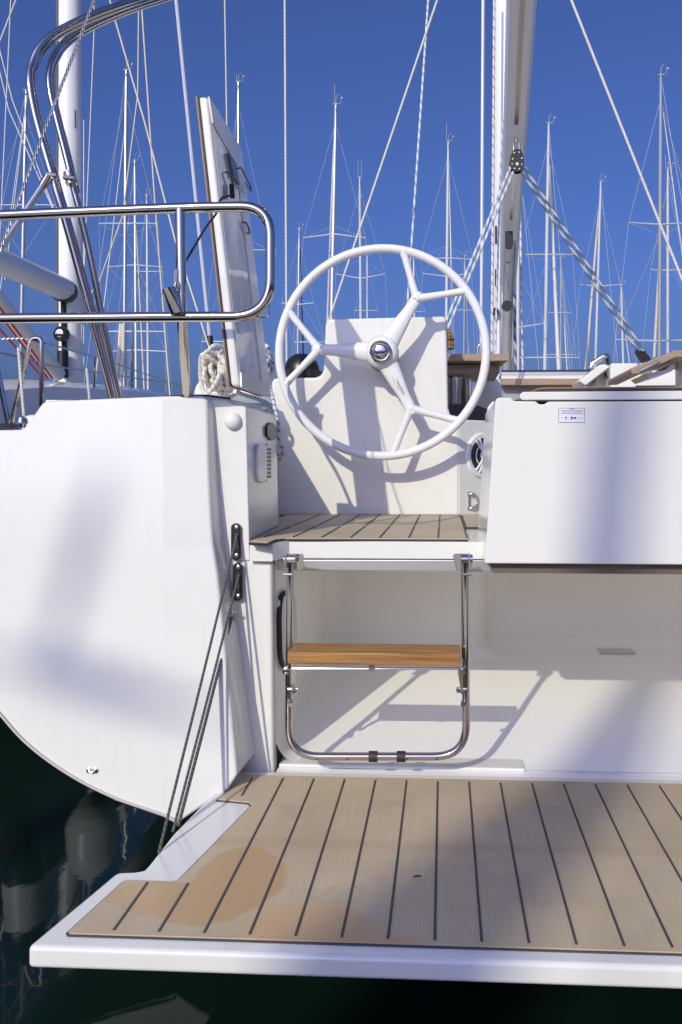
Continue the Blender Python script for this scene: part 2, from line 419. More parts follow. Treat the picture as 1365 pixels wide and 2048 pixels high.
mb.build('engine_switch', M_BLACK, Y_, bevel=.002)
# fairleads with rope holes
for nm, cx, cy, hh in (('fairlead', 473.5, 1083, 37), ('fairlead', 477, 1163, 38)):
    mb = MB(); pts = []
    for k in range(24):
        a = 2*math.pi*k/24; x = math.cos(a)*9.5; y = math.sin(a)*9.5+(hh-9.5)*(1 if math.sin(a) >= 0 else -1)
        pts.append(PY(cx+x, cy+y, 2.197))
    mb.prism(pts, (0, -.012, 0)); f = mb.build(nm, M_BLACK, Y_, bevel=.003)
    for sy in (-1, 1): MB().lathe([(.0055, 0), (.0055, .002), (.003, .003)], PY(cx, cy+sy*(hh-9), 2.184), (0, -1, 0), 12).build('screw', M_STEELD, f)
    mb = MB(); mb.prism([PY(cx+x, cy+y, 2.1845) for x, y in ((-4, -17), (4, -17), (5, 14), (-5, 14))], (0, .001, 0)); mb.build('slot', M_SMOKE, f)
MB().tube(fillet([PY(458, 1246, 2.2), PY(462, 1224, 2.16), PY(470, 1222, 2.16), PY(470, 1246, 2.2)], .02), .0035, 8).build('pad_eye', M_STEEL, Y_)
# platform lines from the fairleads
ends = [((475, 1068), (318, 1706), 2.18), ((478, 1150), (346, 1664), 2.18), ((464, 1234), (357, 1652), 2.16)]
for k, (a, b_, ya) in enumerate(ends):
    A = PY(*a, ya); B = PZ(*b_, .30); mid = (A+B)/2+Vector((0, 0, -.004))
    MB().tube(spline([A, mid, B], 10), [.0034, .0034, .0043][k], 10).build('platform_line', M_GLINE, Y_)
# swim platform
ZP = .30
outer = [(470, 1541), (440, 1572), (347, 1666), (298, 1728), (288, 1739), (272, 1742), (240, 1743), (228, 1748), (62, 1886), (55, 1893)]
ob = [PZ(px, py, ZP) for px, py in outer]
yN = ob[-1].y; xR = 2*XC-ob[-1].x
right = [Vector((2*XC-q.x, q.y, q.z)) for q in reversed(ob)]
mb = MB(); mb.prism(ob+right, (0, 0, -.040)); plat = mb.build('swim_platform', M_WHITE, Y_, bevel=.012, seg=4)
tk = [(492, 1552), (432, 1603), (495, 1609), (501, 1614), (366, 1752), (355, 1762), (346, 1765), (256, 1762), (246, 1765), (132, 1869), (136, 1874)]
tb = [PZ(px, py, ZP) for px, py in tk]
tb2 = tb+[Vector((2*XC-q.x, q.y, q.z)) for q in reversed(tb)]
cen = Vector((XC, sum(q.y for q in tb)/len(tb), ZP))
mb = MB(); mb.mat(1).prism([q+Vector((0, 0, -.002)) for q in tb2], (0, 0, .0045))
def inset(pts, d):
    n = len(pts); out = []
    for i in range(n):
        a, b_, c = pts[i-1], pts[i], pts[(i+1) % n]
        e1 = (b_-a).normalized(); e2 = (c-b_).normalized(); n1 = Vector((e1.y, -e1.x, 0)); n2 = Vector((e2.y, -e2.x, 0))
        bi = (n1+n2); bi = bi.normalized()/max(.35, bi.normalized().dot(n1)) if bi.length > 1e-6 else n1
        out.append(b_+bi*d)
    return out
area = sum(tb2[i-1].x*tb2[i].y-tb2[i].x*tb2[i-1].y for i in range(len(tb2)))
ti = inset(tb2, .0045 if area < 0 else -.0045)
mb.mat(0).prism(ti, (0, 0, .0052))
yA, yB = tb[-1].y+.016, tb[0].y-.024
mb.mat(1)
for k in range(-7, 24):
    x = -.016+.0832*k
    segs = [(yA, yB)]
    if k == -6 or k == -7: segs = [(yA, PZ(360, 1772, ZP).y)]
    if k == -6: segs.append((PZ(490, 1600, ZP).y+.012, yB))
    if x > xR-.13: continue
    for (a, c) in segs: mb.box((x-.0024, a, ZP+.0040), (x+.0024, c, ZP+.0066))
mb.build('teak_deck', [M_TEAK, M_CAULK], plat, smooth=False)
MB().tube([PZ(828, 1755, .309), PZ(833, 1752.5, .31), PZ(838, 1752, .3095), PZ(844, 1751, .3095)], [.0012, .002, .0015, .001], 6).tube([PZ(828, 1755, .309), PZ(835, 1756, .31), PZ(838, 1752, .3095)], .001, 6)
mb = MB(); mb.tube([PZ(828, 1754, .3105), PZ(833, 1752, .311), PZ(844, 1751.5, .3105)], [.001, .0018, .001], 6)
tag(mb.build('leaf_scrap', M_BLACK), 'tiny dark scrap lying on the teak swim platform', 'scrap')
# recess floor, back wall, ledge
xk = PY(985, 1200, 3.3).x
zf = lambda Y: .298+.07*(Y-2.2)
pl = [(-.476, 2.24), (-.476, 3.24), (xk-.04, 3.29), (xk, 3.46), (1.77, 3.46), (1.77, 2.24)]
mb = MB(); b = mb.add([(x, y, zf(y)) for x, y in pl]+[(x, y, .886) for x, y in pl])
mb.mat(1).face([b+k for k in range(6)]); mb.mat(0)
for k in range(5): mb.face((b+k, b+k+1, b+k+7, b+k+6))
rc = mb.build('recess', [M_RECESS, M_FLOOR], Y_, bevel=.09, seg=6); rc.modifiers['bevel'].angle_limit = R(20)
MB().box((-.466, 2.19, .25), (1.77, 2.262, .2965)).build('recess_sill', M_FLOOR, Y_)
lg = MB(); a0, a1 = PZ(384, 1536, .31), PZ(1052, 1536, .31)
lg.prism([(-.465, 2.235, .297), (a1.x, 2.235, .297), (a1.x, 2.31, .297), (-.465, 2.31, .297)], (0, 0, .010)); lg.build('recess_ledge', M_WARM, Y_, bevel=.005, seg=3)
dr = [PP(px, py, Vector((0, 2.2, .2995)), Vector((0, -.07, 1))) for px, py in [(1196, 1298), (1262, 1298), (1272, 1308), (1200, 1308)]]
MB().prism(dr, (0, 0, .003)).build('drain_plate', M_STEELD, Y_)
hb = [PP(px, py, PY(547, 1200, 2.2), Vector((1, 0, 0))) for px, py in [(556, 1205), (562, 1186), (590, 1196), (592, 1340), (572, 1338), (560, 1322)]]
MB().mat(0).prism([q+Vector((-.004, 0, 0)) for q in hb], (.010, 0, 0)).build('shower_hatch', M_WARM, Y_, bevel=.004)
MB().tube(fillet([PP(px, py, PY(547, 1200, 2.2), Vector((1, 0, 0)))+Vector((.004, 0, 0)) for px, py in [(572, 1184), (559, 1192), (556, 1230), (558, 1318), (566, 1334), (578, 1340)]], .04), .0075, 8).build('hatch_seal', M_RUB, Y_)
# sole slab + nosing
ZS = .94
mb = MB(); mb.box((-.60, 2.255, .886), (.30, 4.0, .934)); nz = PY(546, 1100, 2.19)
mb.box((PY(500, 1100, 2.185).x, 2.185, .884), (nz.x, 2.26, .934))
mb.prism([(nz.x, 2.185, .886), (nz.x+.001, 2.185, .886), (nz.x+.034, 2.256, .886), (nz.x, 2.256, .886)], (0, 0, .048))
mb.box((.27, 2.45, .886), (1.9, 4.0, .92))
sole = mb.build('cockpit_sole', M_WHITE, Y_, bevel=.004)
def sp_(pts, z): return [PZ(px, py, z) for px, py in pts]
front = sp_([(500, 1084), (536, 1086), (553, 1079), (570, 1077.5), (936, 1079)], ZS)
yj = PZ(700, 1053.5, ZS).y
A = front+[Vector((front[-1].x, yj-.006, ZS)), Vector((front[0].x-.03, yj-.006, ZS))]
mb = MB(); mb.mat(0)
mb.prism(A, (0, 0, .002)); mb.prism([(-.62, yj, ZS), (.07, yj, ZS), (.07, 3.355, ZS), (-.66, 3.355, ZS)], (0, 0, .002))
mb.prism([(.078, yj+.02, ZS), (.30, yj+.02, ZS), (.30, 3.5, ZS), (.078, 3.5, ZS)], (0, 0, .002))
mb.mat(1).prism([q+Vector((0, .002, -.004)) for q in front]+[Vector((front[-1].x, yj, ZS-.004)), Vector((.30, yj+.01, ZS-.004)), Vector((.30, 3.5, ZS-.004)), Vector((-.66, 3.5, ZS-.004)), Vector((-.60, 2.75, ZS-.004))], (0, 0, .003))
for k in range(-6, 4):
    x = -.016+.0832*k
    if x < front[-1].x: mb.box((x-.0022, front[-1].y+.02, ZS+.001), (x+.0022, yj-.018, ZS+.0045))
    mb.box((x-.0022, yj+.03, ZS+.001), (x+.0022, 3.34, ZS+.0045))
mb.build('sole_teak', [M_SOLE, M_CAULK], sole, smooth=False)
mb = MB(); mb.tube([q+Vector((0, -.001, -.004)) for q in front], .0045, 6); mb.build('sole_edge', M_RUB, sole)
# stern seat box
YB = 2.10
fb = [(970, 1127), (991, 806), (993, 798), (998, 795), (1021, 795), (1025, 797), (1028, 802), (1072, 802.5), (1079, 808.5), (1090, 808.5), (1097, 803)]
fr = [PY(px, py, YB) for px, py in fb]
xr = 2*XC-PY(985, 1000, YB).x
fr = fr+[Vector((xr, YB, fr[-1].z)), Vector((xr, YB, fr[0].z))]
mb = MB(); mb.prism(fr, (0, .50, 0)); seat = mb.build('stern_seat', M_WHITE, Y_, bevel=.009, seg=3)
lb = [PY(px, py, YB-.004) for px, py in [(1045, 800.5), (1041, 797), (1040, 789), (1047, 783.5)]]
zt = lb[-1].z+.002
mb = MB(); mb.prism(lb+[Vector((xr, YB-.004, zt)), Vector((xr, YB-.004, lb[0].z))], (0, .50, 0)); mb.build('seat_lid', M_WHITE, seat, bevel=.006, seg=3)
sm = MB(); sm.box((PY(1030, 800, 2.1).x, YB+.004, lb[0].z-.004), (xr, YB+.3, lb[0].z+.001)); sm.build('lid_seam', M_RUB, seat)
cu = [PY(px, py, YB+.05) for px, py in [(1036, 801), (1078, 778.5), (1100, 777.5)]]
z2 = cu[-1].z
mb = MB(); mb.mat(0).prism(cu+[Vector((xr, YB+.05, z2)), Vector((xr, YB+.05, z2-.008)), cu[1]+Vector((.012, 0, -.010)), cu[0]+Vector((.02, 0, -.004))], (0, .4, 0)); 
mb.build('seat_pad', M_SMOKE, seat)
mb = MB(); mb.prism([q+Vector((0, -.001, .0005)) for q in cu]+[Vector((xr, YB+.049, z2+.0005)), Vector((xr, YB+.049, z2+.004)), cu[2]+Vector((0, -.001, .004)), cu[1]+Vector((-.003, -.001, .003)), cu[0]+Vector((-.003, -.001, .003))], (0, .4, 0)); mb.build('teak_edging', M_BROWN, seat)
ga = MB(); ga.prism([PY(978, 1126, 2.13), Vector((xr-.02, 2.13, PY(978, 1126, 2.13).z)), Vector((xr-.02, 2.13, PY(978, 1146, 2.13).z)), PY(990, 1146, 2.13)], (0, .3, 0)); ga.build('seat_underside', M_DARKU, seat)
ca = MB(); ca.box((.30, 2.26, .886), (1.9, 2.62, .90)); ca.build('recess_ceiling', M_WARM, Y_)
# sticker with its writing
def SM(px, py, rot=0): return Matrix.Translation(PY(px, py, YB-.0012)) @ Matrix.Rotation(R(90), 4, 'X') @ Matrix.Rotation(rot, 4, 'Z')
k_ = px_at(YB)
mb = MB(); mb.mat(0).prism([PY(px, py, YB-.0006) for px, py in [(1117.6, 816), (1170, 816.4), (1169.4, 845), (1117, 844.6)]], (0, .001, 0))
mb.mat(1)
for (x0, y0, x1, y1) in [(1117.6, 816, 1170, 816.7), (1117.3, 844.2, 1169.6, 844.9), (1117.4, 816, 1118.1, 844.8), (1169.2, 816, 1169.9, 844.9), (1118, 820.3, 1169.6, 820.8), (1118, 827.3, 1169.5, 827.8)]:
    mb.poly([PY(x0, y0, YB-.0011), PY(x1, y0, YB-.0011), PY(x1, y1, YB-.0011), PY(x0, y1, YB-.0011)])
mb.text('C50', 5.0*k_, SM(1144, 818.4)); mb.text('Maximale Zuladung im Dinghybereich', 2.6*k_, SM(1144, 822.6)); mb.text('Maximum Weight in Dinghy Platform', 2.6*k_, SM(1144, 825.6))
mb.text('max. 4', 2.8*k_, SM(1126, 836)); mb.text('+', 4*k_, SM(1137.5, 836)); mb.text('= 200kg', 2.8*k_, SM(1160.5, 836))
def spx(pts): mb.poly([PY(px, py, YB-.0011) for px, py in pts])
spx([(1131.5, 833.8), (1134, 833.8), (1134, 836), (1133.5, 838.7), (1132, 838.7), (1131.5, 836)]); spx([(1132.2, 832), (1133.3, 832), (1133.3, 833.4), (1132.2, 833.4)])
spx([(1140.5, 832.5), (1146, 834), (1146, 838), (1140.5, 839.5), (1142.5, 837), (1142.5, 835)]); spx([(1147.8, 833.8), (1152, 834.5), (1154, 836), (1152, 837.5), (1147.8, 838.4)])
mb.build('warning_sticker', [M_STICK, M_INK], seat, smooth=False, recalc=False, label='white warning sticker with dark blue print on the stern seat')
# seat support bracket at its inner end
mb = MB(); mb.prism([PY(px, py, 2.45) for px, py in [(975, 815), (988, 800), (992, 812), (986, 838), (979, 846)]], (0, .03, 0)); mb.build('seat_hinge', M_WHEEL, seat, bevel=.006)
# pedestal bulkhead with speaker alcove
YW = 3.36
pw = [(553, 1032), (548, 900), (544, 805), (543, 765), (547, 757), (560, 755), (630, 754.5), (640, 752), (647, 742), (651, 650), (653, 641), (660, 637.5), (886, 632), (892, 634), (894, 640), (897, 815), (900, 827), (906, 834), (919, 838), (919, 1032)]
fp = [PY(px, py, YW) for px, py in pw]
mb = MB(); mb.prism(fp, (0, .30, 0)); ped = mb.build('helm_bulkhead', M_WARM, Y_, bevel=.012, seg=3)
s0, s1 = PY(917, 1000, YW+.001), PY(1010, 1000, YW+.17)
zt_, zb_ = PY(917, 838.5, YW).z, .93
mb = MB(); mb.prism([Vector((s0.x, s0.y, zb_)), Vector((s1.x, s1.y, zb_)), Vector((s1.x, s1.y, zt_)), Vector((s0.x, s0.y, zt_))], (.05, .25, 0)); mb.build('speaker_wall', M_WARM, Y_, bevel=.008)
sn = Vector((s1.y-s0.y, -(s1.x-s0.x), 0)).normalized(); sc = PP(966, 911, s0, sn)
sp = MB(); Rs = .098
sp.lathe([(Rs, -.004), (Rs, .006), (Rs-.006, .012), (Rs-.022, .010), (Rs-.028, .002)], sc, sn, 36); spk = sp.build('speaker', M_WHEEL, Y_)
MB().lathe([(Rs-.026, 0), (Rs-.026, .004), (.02, .0045)], sc+sn*.001, sn, 32).build('speaker_cone', M_SMOKE, spk)
su = Vector((0, 0, 1)); sv = sn.cross(su); g = MB()
g.lathe([(.022, .008), (.022, .014), (.012, .018)], sc, sn, 20)
for k in range(3):
    for dd in (-.13, .13):
        a = R(180+120*k)+dd; d1 = sv*math.cos(a)+su*math.sin(a); d2 = sv*math.cos(a-dd*.2)+su*math.sin(a-dd*.2)
        g.tube([sc+sn*.013+d2*.018, sc+sn*.015+d1*.05, sc+sn*.012+d1*(Rs-.018)], .005, 8)
for k in range(1):
    rr = .048; g.tube([sc+sn*.012+(sv*math.cos(2*math.pi*j/30)+su*math.sin(2*math.pi*j/30))*rr for j in range(30)], .0022, 6, closed=True)
g.build('speaker_grille', M_WHEEL, spk)
pe = PP(938, 1002, s0, sn); mb = MB()
mb.tube([pe+su*.030+sn*.003]+[pe+su*.030*math.cos(a_)+sn*.012-sv*(.006+.034*math.sin(a_)) for a_ in [math.pi*k/12 for k in range(13)]]+[pe-su*.030+sn*.003], .0046, 10)
mb.lathe([(.010, 0), (.010, .003)], pe+su*.03, sn, 14).lathe([(.010, 0), (.010, .003)], pe-su*.03, sn, 14).tube([pe+su*.03+sn*.002, pe-su*.03+sn*.002], .006, 8)
mb.build('folding_pad_eye', M_STEELD, Y_)
mb = MB(); mb.lathe([(.083, 0), (.083, .028), (.077, .03), (.075, .045), (.066, .070), (.048, .090), (.026, .101), (0, .104)], PY(604, 755, 3.45), (0, 0, 1), 28); cp_ = mb.build('compass_cover', M_BLACK, Y_)
for k in range(6):
    a = R(30+60*k); MB().box((-.010, -.088, .0), (.010, -.080, .027), Matrix.Translation(PY(604, 755, 3.45)) @ Matrix.Rotation(a, 4, 'Z')).build('cover_lug', M_RUB, cp_)
# steering wheel
YH = 3.205; wc = PY(764.5, 704.5, YH); kk = px_at(YH); RR = (217.5-9.5)*kk
WP = lambda a, r, dy=0: wc+Vector((math.cos(a)*r, dy, -math.sin(a)*r))
mb = MB(); mb.tube([WP(2*math.pi*k/96, RR) for k in range(96)], 8.8*kk, 16, closed=True)
rj = 131*kk
for k in range(3):
    a = R(-57+120*k)
    mb.tube(spline([WP(a, 4*kk, .005), WP(a, 30*kk, .004), WP(a, 70*kk), WP(a, 105*kk), WP(a, rj+4*kk)], 6), [.58*max(11.5, 23-max(0, i-3)*.85)*kk for i in range(25)], 16, sq=1.72)
    mb.lathe([(0, -9*kk), (8*kk, -7.5*kk), (12*kk, 0), (8*kk, 7.5*kk), (0, 9*kk)], WP(a, rj), (0, 1, 0), 18)
    for sg in (-1, 1):
        q1 = WP(a+sg*R(21.3), RR); q0 = WP(a, rj-4*kk)
        mid = q0.lerp(q1, .5)
        mb.tube(spline([q0, q0.lerp(q1, .2), mid, q1], 5), [ (10.5, 10, 9, 8.5, 8.2, 8, 7.8, 7.6, 7.4, 7.2, 7, 7, 7.2, 7.5, 8, 9)[i]*kk for i in range(16)], 12)
mb.lathe([(30*kk, .03), (34*kk, .0), (33*kk, -.018), (28*kk, -.03), (24*kk, -.036)], wc, (0, 1, 0), 36)
wheel = mb.build('steering_wheel', M_WHEEL, Y_, angle=50)
mb = MB(); ho = PY(762, 704, YH-.03)
mb.lathe([(19*kk, 0), (21.5*kk, .006), (21.5*kk, .022), (19*kk, .027), (16*kk, .024), (12.5*kk, .034), (10.8*kk, .036)], ho, (0, -1, 0), 36)
mb.mat(1).lathe([(10.5*kk, .034), (10.5*kk, .0368), (9.8*kk, .0372)], ho, (0, -1, 0), 28)
mb.mat(2).tube([ho+Vector((x*kk, -.0374, z*kk)) for x, z in ((-6, 4), (-2, 1), (0, 1.5), (3, -2), (5, -4.5))], .0008, 5)
mb.build('hub_cap', [M_STEEL, M_BLUEGLASS, M_INK], wheel)
ax = MB(); ax.lathe([(.05, 0), (.05, .12), (.07, .15), (.07, .17)], PY(762, 704, YH+.01), (0, 1, 0), 24); ax.build('wheel_shaft', M_STEELD, wheel)
a = R(63); tx = MB(); M_ = Matrix.Translation(WP(a, 69*kk, -.0325+.0145)+Vector((.5*kk, 0, 0))) @ Matrix.Rotation(R(90), 4, 'X') @ Matrix.Rotation(-a, 4, 'Z')
tx.text('CARBONAUTICA', 7.0*kk, M_)
cv = [M_ @ Vector((x*kk, (-3.6-3.0*math.sin((x+14)/30*math.pi))*kk*.9, 0)) for x in range(-14, 17, 3)]
tx.tube(cv, .0006, 5); tx.build('lettering', M_BLACK, wheel, smooth=False, recalc=False)
# boarding ladder
YL = 2.13; kl = px_at(YL); rt = .0108
P_ = lambda x, y, dy=0: PY(x, y, YL+dy)
mb = MB(); mb.tube(fillet([P_(581, 1122, .02), P_(578, 1330), P_(577, 1513), P_(933, 1513), P_(932, 1330), P_(930, 1122, .02)], [0, .02, .085, .085, .02, 0], 8), rt, 14)
lad = mb.build('boarding_ladder', M_STEEL, Y_)
st_ = MB(); z1 = PY(745, 1306, 2.055).z; xl, xr2 = PY(569, 1306, 2.055).x, PY(925, 1306, 2.055).x
for j in range(3):
    y0 = 2.055+j*.036; st_.box((xl+.008, y0, z1-.031), (xr2-.004, y0+.0355, z1))
st_.build('step', M_STEP, lad, bevel=.003)
for x in (747, 803):
    c = P_(x, 1513); MB().tube([c-Vector((.0115, 0, 0)), c+Vector((.0115, 0, 0))], .0145, 12).build('foot_pad', M_RUB, lad)
MB().tube([P_(585, 1337, -.04), P_(920, 1337, -.04)], .0035, 8).box(tuple(P_(738, 1341, -.05)), tuple(P_(750, 1330, -.035))).build('step_bar', M_STEELD, lad)
for sx, x in ((1, 578), (-1, 932)):
    br = MB(); br.prism([P_(x+sx*4, 1338, -.045), P_(x+sx*16, 1342, -.045), P_(x+sx*9, 1388, -.012), P_(x+sx*6, 1388, -.012)], (0, .004, 0))
    br.lathe([(.010, 0), (.010, .012), (.006, .014)], P_(x+sx*-4, 1340, -.012) if sx > 0 else P_(x+sx*8, 1340, -.012), (0, -1, 0), 14)
    br.lathe([(.007, 0), (.007, .02), (.004, .022)], P_(x+sx*3, 1380, -.006), (sx, -.3, 0), 12)
    br.tube([P_(x-sx*2, 1378, -.01), P_(x+sx*18, 1378, -.01)], .005, 8); br.lathe([(.006, 0), (.006, .02)], P_(x+sx*6, 1405, -.004), (0, -1, 0), 10)
    br.build('step_brace', M_STEEL, lad)
    hb = MB(); hx0, hx1 = (570, 608) if sx > 0 else (906, 944)
    hb.prism([P_(hx0+4, 1107, .045), P_(hx1-4, 1107, .045), P_(hx1, 1110, .045), P_(hx1, 1140, .045), P_(hx0+(0 if sx > 0 else 8), 1141, .045), P_(hx0, 1110, .045)], (0, -.006, 0))
    hb.tube([P_(x-10, 1118, .015), P_(x+14, 1118, .015)], .012, 12)
    hb.tube([P_(x-sx*12, 1149, .005), P_(x+sx*8, 1149, .005)], .0035, 8)
    hb.prism([P_(x-sx*9, 1108, .0), P_(x-sx*5, 1108, .0), P_(x-sx*5, 1136, .0), P_(x-sx*9, 1136, .0)], (0, .05, 0))
    hb.build('hinge_bracket', M_STEEL, lad, bevel=.0015)
MB().prism([PY(px, py, 2.262) for px, py in [(548, 1119), (908, 1119), (980, 1119), (990, 1145), (548, 1141)]], (0, .015, 0)).build('support_bar', M_ALUBAR, Y_, bevel=.004)
# pushpit rails
YR = 1.90; r_ = .0126
mb = MB(); top = [(-320, 446), (0, 431), (200, 422), (380, 415), (491, 414), (536, 442), (545, 508), (543, 588), (520, 630), (470, 633), (300, 634), (0, 637), (-320, 639)]
pp = [PY(px, py, YR) for px, py in top]
mb.tube(fillet([pp[0], pp[1], pp[2], PY(420, 414, YR), PY(541, 413, YR), PY(541, 633, YR), PY(300, 634, YR), pp[11], pp[12]], [0, .3, .3, .2, .092, .092, .3, .3, 0], 10), r_, 14)
mb.tube([PY(361, 416, YR), PY(364, 634, YR), PY(374, 793, 2.17)], r_*.98, 14)
for (x0, y0, x1, y1, x2, y2) in ((511, 416, 533, 412, 533, 438), (512, 634, 538, 633, 538, 607)):
    mb.tube(fillet([PY(x0, y0, YR), PY(x1, y1, YR), PY(x2, y2, YR)], .008), .003, 8)
mb.lathe([(.022, 0), (.022, .006), (.016, .009)], PY(374, 794, 2.17), (0, 0, 1), 18)
rail = mb.build('pushpit', M_STEEL, Y_)
a_, b_ = PY(338, 576, YR-.03), PY(355, 628, YR-.02); ax_ = (a_-b_)
MB().lathe([(.0155, 0), (.0165, .002), (.0165, ax_.length), (.0135, ax_.length), (.0135, ax_.length-.03)], b_, ax_, 18).build('rod_holder', M_STEEL, rail)
MB().tube([PY(354, 540, YR-.01), PY(352, 562, YR-.012)], .006, 8).tube(fillet([PY(352, 565, YR-.014), PY(349, 577, YR-.02), PY(356, 582, YR-.02), PY(360, 572, YR-.014), PY(355, 562, YR-.014)], .005), .0025, 6).build('snap_hook', M_STEELD, rail)
# bimini hoops (stowed) with clamps and strut
def hoop(pts, Yb, r):
    return spline([PY(px, py, Yb+dy) for px, py, dy in pts], 8)
hoopA = [(420, -58, .5), (330, -22, .38), (255, 4, .25), (180, 32, .15), (118, 62, .08), (82, 92, .04), (64, 128, .02), (60, 165, 0), (70, 225, 0), (90, 300, 0), (112, 375, 0), (150, 510, .02), (190, 660, .04), (225, 796, .06)]
hoopB = [(440, -52, .52), (345, -12, .4), (262, 16, .27), (190, 46, .17), (136, 78, .1), (110, 110, .06), (99, 145, .03), (101, 185, .02), (114, 240, .02), (132, 310, .02), (150, 385, .02), (178, 500, .04), (206, 640, .06), (238, 796, .08)]
mb = MB(); mb.tube(hoop(hoopA, 2.62, .013), .0125, 14); mb.tube(hoop([(x+7, y+5, d+.02) for x, y, d in hoopA], 2.62, .013), .011, 12)
mb.tube(hoop(hoopB, 2.66, .013), .0115, 14); mb.tube(hoop([(x+6, y+4, d+.02) for x, y, d in hoopB[:11]], 2.66, .013), .010, 12)
bim = mb.build('bimini_frame', M_STEEL, Y_)
for (x, y) in ((106, 350), (141, 356)):
    c = PY(x, y, 2.63); MB().tube([c+Vector((-.004, 0, .02)), c+Vector((.006, 0, -.022))], .019, 12).tube([c+Vector((-.012, -.02, -.004)), c+Vector((.026, -.022, -.01))], .008, 10).build('clamp', M_STEEL, bim)
MB().tube([PY(98, 352, 2.60), PY(86, 372, 2.60)], .014, 12).mat(1).tube([PY(90, 366, 2.60), PY(-60, 590, 2.62)], .0115, 12).build('strut', [M_STEEL, M_GREYB], bim)
# locker lid standing open
NT_, FT_, NB_, FB_ = PY(416, 193, 2.30), PY(481, 298, 2.66), PY(481, 773, 2.30), PY(540, 794, 2.66)
th = Vector((-.0275, 0, .0015))
def lidm(o0, o1): return [q+th*o1 for q in (NT_, FT_, FB_, NB_)], [q+th*o0 for q in (NT_, FT_, FB_, NB_)]
def slab(mb, o0, o1):
    A_, B_ = lidm(o0, o1); b = mb.add(A_+B_)
    for f in ((0, 1, 2, 3), (7, 6, 5, 4), (0, 4, 5, 1), (1, 5, 6, 2), (2, 6, 7, 3), (3, 7, 4, 0)): mb.face([b+i for i in f])
mb = MB(); slab(mb, 0, 1); lid = mb.build('locker_lid', M_WHITE, Y_, bevel=.009, seg=3, label='white locker lid standing open on its edge')
mb = MB(); slab(mb, 1.01, 1.17); mb.build('lid_seal', M_RUB, lid)
mb = MB(); slab(mb, 1.18, 1.32); mb.build('lid_teak', M_BROWN, lid)
def LP(s_, t_, off=.0): # s along depth 0..1, t from top 0..1
    a = NT_.lerp(FT_, s_); b = NB_.lerp(FB_, s_); return a.lerp(b, t_)-th.normalized()*off
# raised inner frame border of the lid, latch and hooks
M_DKST = pm('dark_steel', (.16, .165, .18), .3, .8)
fo = [(.0, .0), (1.0, .0), (1.0, 1.0), (.0, 1.0)]; fi = [(.03, .085), (.72, .115), (.72, .95), (.03, .95)]
mb = MB()
for k in range(3):
    k2 = (k+1) % 4; mb.prism([LP(*fo[k], .0), LP(*fo[k2], .0), LP(*fi[k2], .0), LP(*fi[k], .0)], -th.normalized()*.005)
mb.build('lid_frame', M_WARM, lid)
M_LIDP = pm('lid_inner_gelcoat', (.66, .665, .66), .06); t = NT(M_LIDP); p = t.pos()
v_ = t.noise(p, 16, 5, .7, (1, 3, .14)); v2_ = t.noise(p, 120, 3, .7)
st_k = t.math('MULTIPLY', t.math('MULTIPLY', t.math('SUBTRACT', v_, .56, clamp=True), 9, clamp=True), t.math('MULTIPLY', t.math('SUBTRACT', v2_, .45, clamp=True), 5, clamp=True))
t.set(t.b, 'Base Color', t.mix(st_k, (.62, .625, .63), (.95, .95, .93))); t.set(t.b, 'Roughness', t.math('MULTIPLY_ADD', st_k, .6, .06))
MB().prism([LP(*q) for q in fi], -th.normalized()*.0015).build('lid_panel', M_LIDP, lid)
mb = MB(); mb.prism([LP(.40, .125, .0), LP(.60, .125, .0), LP(.66, .20, .0), LP(.46, .20, .0)], -th.normalized()*.012); mb.tube(fillet([LP(.6, .15, .01), LP(.7, .125, .02), LP(.82, .14, .02), LP(1.0, .15, .02), LP(1.0, .175, .02), LP(.82, .17, .02)], .012), .003, 8); mb.build('latch', M_DKST, lid)
for (s_, t_) in ((.28, .215), (.72, .335)):
    MB().tube(fillet([LP(s_, t_, 0), LP(s_, t_, .012), LP(s_+.07, t_+.01, .014), LP(s_+.11, t_+.03, .012), LP(s_+.04, t_+.036, .010)], .008), .0028, 8).build('lid_hook', M_DKST, lid)
A_ = LP(.34, .25, .012)
MB().tube([A_, LP(.32, .30, .012)], .0075, 8).tube(spline([LP(.32, .29, .012), PY(441, 400, 2.30), PY(434, 425, 2.26), PY(412, 455, 2.18), PY(372, 522, 1.97)], 6), .0032, 8).build('lid_lanyard', M_RUB, lid)
# stays, halyards and sheets of the yacht
def line(name, pts, px_w, mat, n=8):
    P = [PY(x, y, Yd) for x, y, Yd in pts]; ws = [w_*px_at(p[2])/2 for w_, p in zip([px_w]*len(pts), pts)]
    return MB().tube(P, ws, n).build(name, mat, Y_)
line('backstay', [(230, -110, 2.9), (189, 0, 2.75), (92, 254, 2.45), (0, 500, 2.2), (-80, 720, 2.05)], 6.0, M_WIRE)
line('lazy_jack', [(570, -40, 4.6), (570, 0, 4.6), (574, 760, 4.4)], 4.2, M_ROPEW)
line('lazy_jack', [(450, -40, 5), (450, 0, 5), (455, 300, 5), (462, 770, 5)], 3.0, M_CREAM)
line('shroud', [(350, -40, 7.4), (353, 0, 7.4), (420, 676, 7.2)], 8, M_MASTG)
MB().tube([PY(420, 672, 7.2), PY(421, 694, 7.2)], .03, 10).tube([PY(421, 694, 7.2), PY(427, 720, 7.2), PY(430, 800, 7.2)], .018, 8).build('shroud_terminal', M_BLACK, Y_)
line('topping_lift', [(890, -45, 5), (875, 0, 5), (655, 650, 3.5)], 4.4, M_ROPEW)
line('halyard', [(860, -40, 6), (857, 0, 6), (812, 660, 4)], 4.6, M_SHEET)
line('shroud', [(967, -40, 7.6), (967, 0, 7.6), (963, 690, 7.6)], 7.5, M_MASTG)
